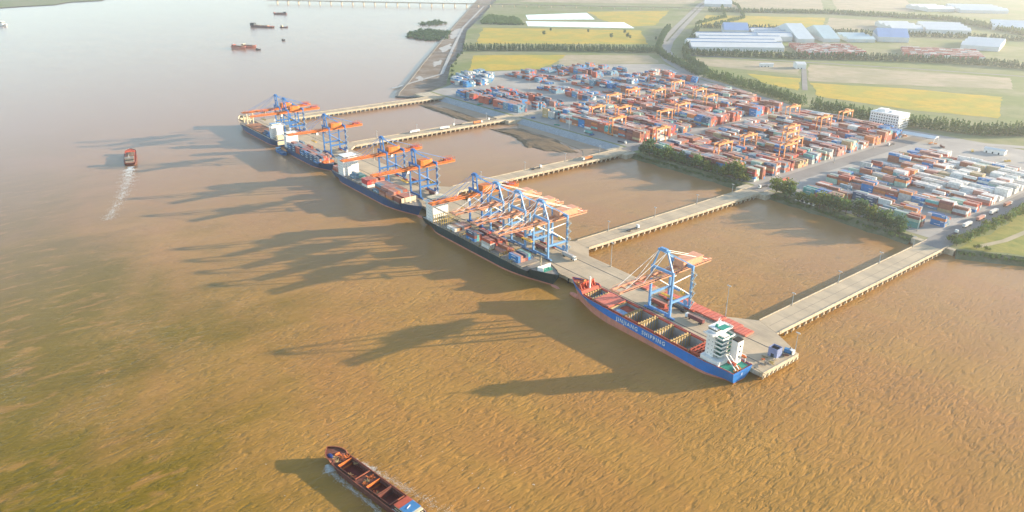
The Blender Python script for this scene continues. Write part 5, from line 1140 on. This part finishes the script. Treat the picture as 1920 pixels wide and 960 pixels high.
def truck(x, y, z, rz, label, load=None):
    o = tproto if first[0] else copy_tree(tproto); first[0] = False
    o.location = (x, y, z); o.rotation_euler = (0, 0, rz); o['label'] = label; o['group'] = 'container trucks'
    if load: container((x - .4 * math.cos(rz), y - .4 * math.sin(rz), z + 1.42), load, f'{load} container riding on the {label.split(",")[0]}', 'containers on trucks', rz)
hp = math.pi / 2
for a in [(-272, 367, 5.06, math.pi, 'truck parked on the quay between near crane and bridge', 'maroon'), (-291, 371.5, 5.06, math.pi, 'truck under the near crane portal', None), (-303, 365, 5.06, math.pi, 'truck just behind the near crane', 'brick red'),
          (-405, 372, 5.06, 0, 'truck beneath the last pale crane of four', 'light grey'), (-432, 366, 5.06, 0, 'truck between the two last pale cranes', 'maroon'), (-462, 368, 5.06, 0, 'truck beneath the middle pale crane', 'brick red'), (-495, 366, 5.06, 0, 'truck by the orange-boomed crane of the four', 'rust brown'),
          (-608, 372, 5.06, 0, 'truck beneath the crane over the red forward bays', 'maroon'), (-590, 367, 5.06, 0, 'white-cab truck near the dark blue bow', None), (-655, 380, 5.06, 0, 'truck between the two middle cranes', 'brick red'), (-795, 371, 5.06, 0, 'truck beside the lone feeder crane', 'maroon'), (-780, 367, 5.06, 0, 'empty truck by the feeder bow', None),
          (-609, 585, 5.02, -hp, 'orange-laden truck on the third jetty', 'orange'), (-616, 512, 5.02, hp, 'small truck lower on the third jetty', None),
          (-846, 494, 5.02, -hp, 'white truck at the quay end of second jetty', 'white'), (-839, 535, 5.02, hp, 'white truck midway on the second jetty', 'white'), (-847, 563, 5.02, -hp, 'third vehicle up the second jetty', None), (-839, 590, 5.02, hp, 'truck with orange load on the second jetty', 'orange'), (-846, 622, 5.02, -hp, 'truck nearest the shore on the second jetty', None),
          (-420, 656, 5.14, -hp, 'truck where the empty jetty meets the yard', None), (-412, 668, 5.14, hp, 'white truck at the yard corner by the empty jetty', None), (-418, 690, 5.14, -hp, 'truck heading down the yard road past gantry stacks', 'brick red'),
          (-238, 668, 5.14, hp, 'truck waiting beside the first clipped trees', None), (-240, 700, 5.14, hp, 'second truck along the clipped trees', 'white'), (-240, 728, 5.14, hp, 'third truck along the clipped trees', 'salmon red'), (-240, 756, 5.14, hp, 'fourth truck along the clipped trees', 'white'), (-241, 790, 5.14, hp, 'fifth truck along the clipped trees', 'rust brown'),
          (-640, 672, 5.14, 0, 'truck on the shore road before the far gantry yard', None), (-700, 672, 5.14, math.pi, 'truck halfway along the revetment road', 'teal'), (-425, 930, 5.14, -hp, 'truck by the workshop shelter on yard road', None), (-614, 720, 5.14, hp, 'truck between the two gantry yards', 'white')]:
    truck(*a)
truck(-417, 458, 5.02, hp, 'single small truck on the empty jetty')
hatch_s = MATS['hatch_salmon']
for i, (x, y, rz) in enumerate([(-331, 381.5, 0), (-308, 382, 0), (-295, 383.2, 0), (-281.5, 382.5, .02), (-268, 382.2, 0), (-254.3, 381.8, -.02), (-243, 380, .03), (-297.5, 363.5, 0)]):
    h = thing('hatch_cover_panel', f'red steel hatch cover lying on the quay, {ORD[i]} along from the ship bow' if i < 7 else 'red hatch cover lying under the near crane', 'hatch cover', (x, y, 5.06), rz, 'hatch covers laid on the quay')
    Ls = 12.4 if i < 6 else 9.0; Wd = 9.4 if i < 7 else 5.5
    MB().bx(-Ls / 2, Ls / 2, -Wd / 2, Wd / 2, .25, 1.15).build('plate', hatch_s, h)
    for k in range(4): MB().bx(-Ls / 2 + (k + .5) * Ls / 4 - .12, -Ls / 2 + (k + .5) * Ls / 4 + .12, -Wd / 2 + .2, Wd / 2 - .2, 1.153, 1.3).build('rib', red_deck, h)
    for sg in (-1, 1): MB().bx(-Ls / 2 + .4, Ls / 2 - .4, sg * Wd * .3 - .3, sg * Wd * .3 + .3, 0, .249).build('support', dark, h)
pole_m = mat('pole_grey', (0.5, 0.5, 0.48), 0.5)
def mast(x, y, z, h, label, group='light masts'):
    t = thing('light_mast', label, 'light mast', (x, y, z), 0, group)
    MB().tube((0, 0, 0), (0, 0, h), .28 * max(1, h / 20), 6, .14).build('pole', pole_m, t); MB().bx(-1.4, 1.4, -.25, .25, h - .2, h + .4).build('lamp_bar', pole_m, t); MB().bx(-.6, .6, -.6, .6, -.1, .5).build('base', concrete_edge, t)
for i, (x, y, h) in enumerate([(-263, 387, 24), (-207.5, 383, 14), (-372, 387, 20), (-530, 387, 20), (-640, 387, 20), (-760, 387, 20), (-900, 387, 20)]): mast(x, y, 5, h, f'tall grey light mast on the rear edge of the quay, {ORD[i]} from its near end')
k = 0
for jx in (-238, -420, -612, -843):
    for j, y in enumerate((440, 500, 560, 615)):
        mast(jx - 8.5, y, 5, 9, f'short lamp post on the {["nearest", "empty", "orange-truck", "white-vehicle"][[-238, -420, -612, -843].index(jx)]} jetty, {ORD[j]} from the quay', 'jetty lamp posts')
for i, (x, y) in enumerate([(-330, 655), (-262, 655), (-426, 800), (-606, 830), (-610, 680), (-432, 900), (-840, 780), (-840, 680), (-850, 950), (-1000, 815), (-730, 664), (-250, 860)]): mast(x, y, 5.1, 26, f'tall yard floodlight mast between the container stacks, {ORD[i]} of the yard')
# clutter at the near end of the quay
t = thing('substation_cabin', 'blue-grey substation box with dark open top at the near quay end', 'substation', (-213.5, 370.5, 5.06), .05)
bl = mat('substation_blue', (0.20, 0.24, 0.40), 0.5, 0.2, 0.5)
for a in ((-3, 3, -3, -2.7), (-3, 3, 2.7, 3), (-3, -2.7, -2.69, 2.69), (2.7, 3, -2.69, 2.69)): MB().bx(*a, 0, 6).build('panel', bl, t)
MB().bx(-2.69, 2.69, -2.69, 2.69, 4.6, 4.9).build('roof', mat('soot', (0.03, 0.025, 0.02), 0.9), t); MB().bx(-1, 1, -3.08, -2.98, 0, 2.4).build('door', glass, t)
t = thing('generator', 'blue generator skid behind the substation box on the quay end', 'generator', (-210.5, 380, 5.06), .3)
MB().bx(-2.2, 2.2, -1.3, 1.3, .3, 2.6).build('housing', mat('generator_blue', (0.05, 0.2, 0.4), 0.5), t); MB().tube((1, 0, 2.6), (1, 0, 4.2), .2, 8).build('exhaust', dark, t); MB().bx(-2.4, 2.4, -1.4, 1.4, 0, .29).build('skid', dark, t)
t = thing('gate_cabin', 'small white hut at the outer corner of the quay end', 'hut', (-208, 380.5, 5.06)); MB().bx(-1.1, 1.1, -1.1, 1.1, 0, 2.6).build('wall', white, t); MB().bx(-1.3, 1.3, -1.3, 1.3, 2.61, 2.8).build('roof', white, t); MB().bx(-.4, .4, -1.15, -1.05, 0, 2).build('door', glass, t)
rj = random.Random(8)
for i, (x, y, c) in enumerate([(-214, 360, 'bulkhead_orange'), (-211, 358, 'deck_grey'), (-216, 363, 'rope_tan'), (-209.5, 361, 'lashing_yellow'), (-212, 355, 'deck_grey'), (-210, 366, 'cream_paint'), (-209, 375, 'hull_rust')]):
    t = thing('scrap_heap', f'heap of {["orange gear", "grey timber", "tan rope", "yellow bars", "dark planks", "cream boards", "rusty iron"][i]} on the near quay end', 'scrap heap', (x, y, 5.06), 0, 'scrap on the quay end')
    for kx in range(5): MB().box((rj.uniform(-1.2, 1.2), rj.uniform(-1, 1), .35 + .22 * kx), (rj.uniform(1, 3.4), rj.uniform(.3, .9), .25), rj.uniform(0, 3)).build('plank', MATS[c], t)
# loose machines and gear in the yards
for i, (x, y, c) in enumerate([(-436, 985, 'gantry_orange'), (-395, 975, 'gantry_orange'), (-380, 968, 'hull_rust'), (-350, 975, 'cabin_yellow'), (-305, 960, 'cabin_yellow'), (-290, 975, 'hull_rust'), (-270, 955, 'gantry_orange'), (-690, 668, 'barge_blue'), (-760, 668, 'deck_green'), (-820, 672, 'barge_blue'), (-900, 668, 'roof_bright_blue'), (-940, 668, 'deck_green'), (-980, 668, 'barge_blue')]):
    t = thing('machine_parts', f'{["orange", "orange", "rusty", "yellow", "yellow", "rusty", "orange", "blue", "green", "blue", "bright blue", "green", "blue"][i]} machine parts stored on the yard edge, {ORD[i]} heap', 'machinery', (x, y, 5.1), rj.uniform(0, 3), 'stored machine parts')
    for kx in range(3): MB().box((rj.uniform(-4, 4), rj.uniform(-1.5, 1.5), .8 + .5 * kx), (rj.uniform(2, 7), rj.uniform(1, 2), 1.4), rj.uniform(-.4, .4)).build('block', MATS[c], t)

# ---------------------------------------------------------------- yard containers: the largest in view singly, the rest as one mass
N_YARD = 300 - sum(1 for o in bpy.data.objects if o.name.startswith('shipping_container'))
cam_p = Vector((0, 0, 240))
slots.sort(key=lambda s: (not s[7], (Vector(s[:3]) - cam_p).length))
for s in slots[:N_YARD]: container(s[:3], s[3], s[5], s[6], 0.0, s[4])
mass('distant_containers', [(s[0], s[1], s[2], 0.0, s[3], s[4]) for s in slots[N_YARD:]], 'close-packed stacks of red, blue and white containers filling the yard')
mass('stowed_containers', STOWED, 'containers hidden inside the stacks on the ships')

# ================================================================ HAZE
mb = MB().bx(-6000, 2500, -2500, 6000, -8, 262); me = bpy.data.meshes.new('haze'); me.from_pydata(mb.v, [], mb.f)
hm = bpy.data.materials.new('haze_air'); hm.use_nodes = True; nt = hm.node_tree; nt.nodes.clear()
ou = nt.nodes.new('ShaderNodeOutputMaterial'); pv = nt.nodes.new('ShaderNodeVolumePrincipled')
pv.inputs['Color'].default_value = (0.90, 0.93, 1.0, 1); pv.inputs['Density'].default_value = 0.000095; pv.inputs['Anisotropy'].default_value = 0.6
nt.links.new(pv.outputs[0], ou.inputs['Volume']); me.materials.append(hm)
stuff(link('haze', me), 'thin warm haze over the river and the yards', 'haze')
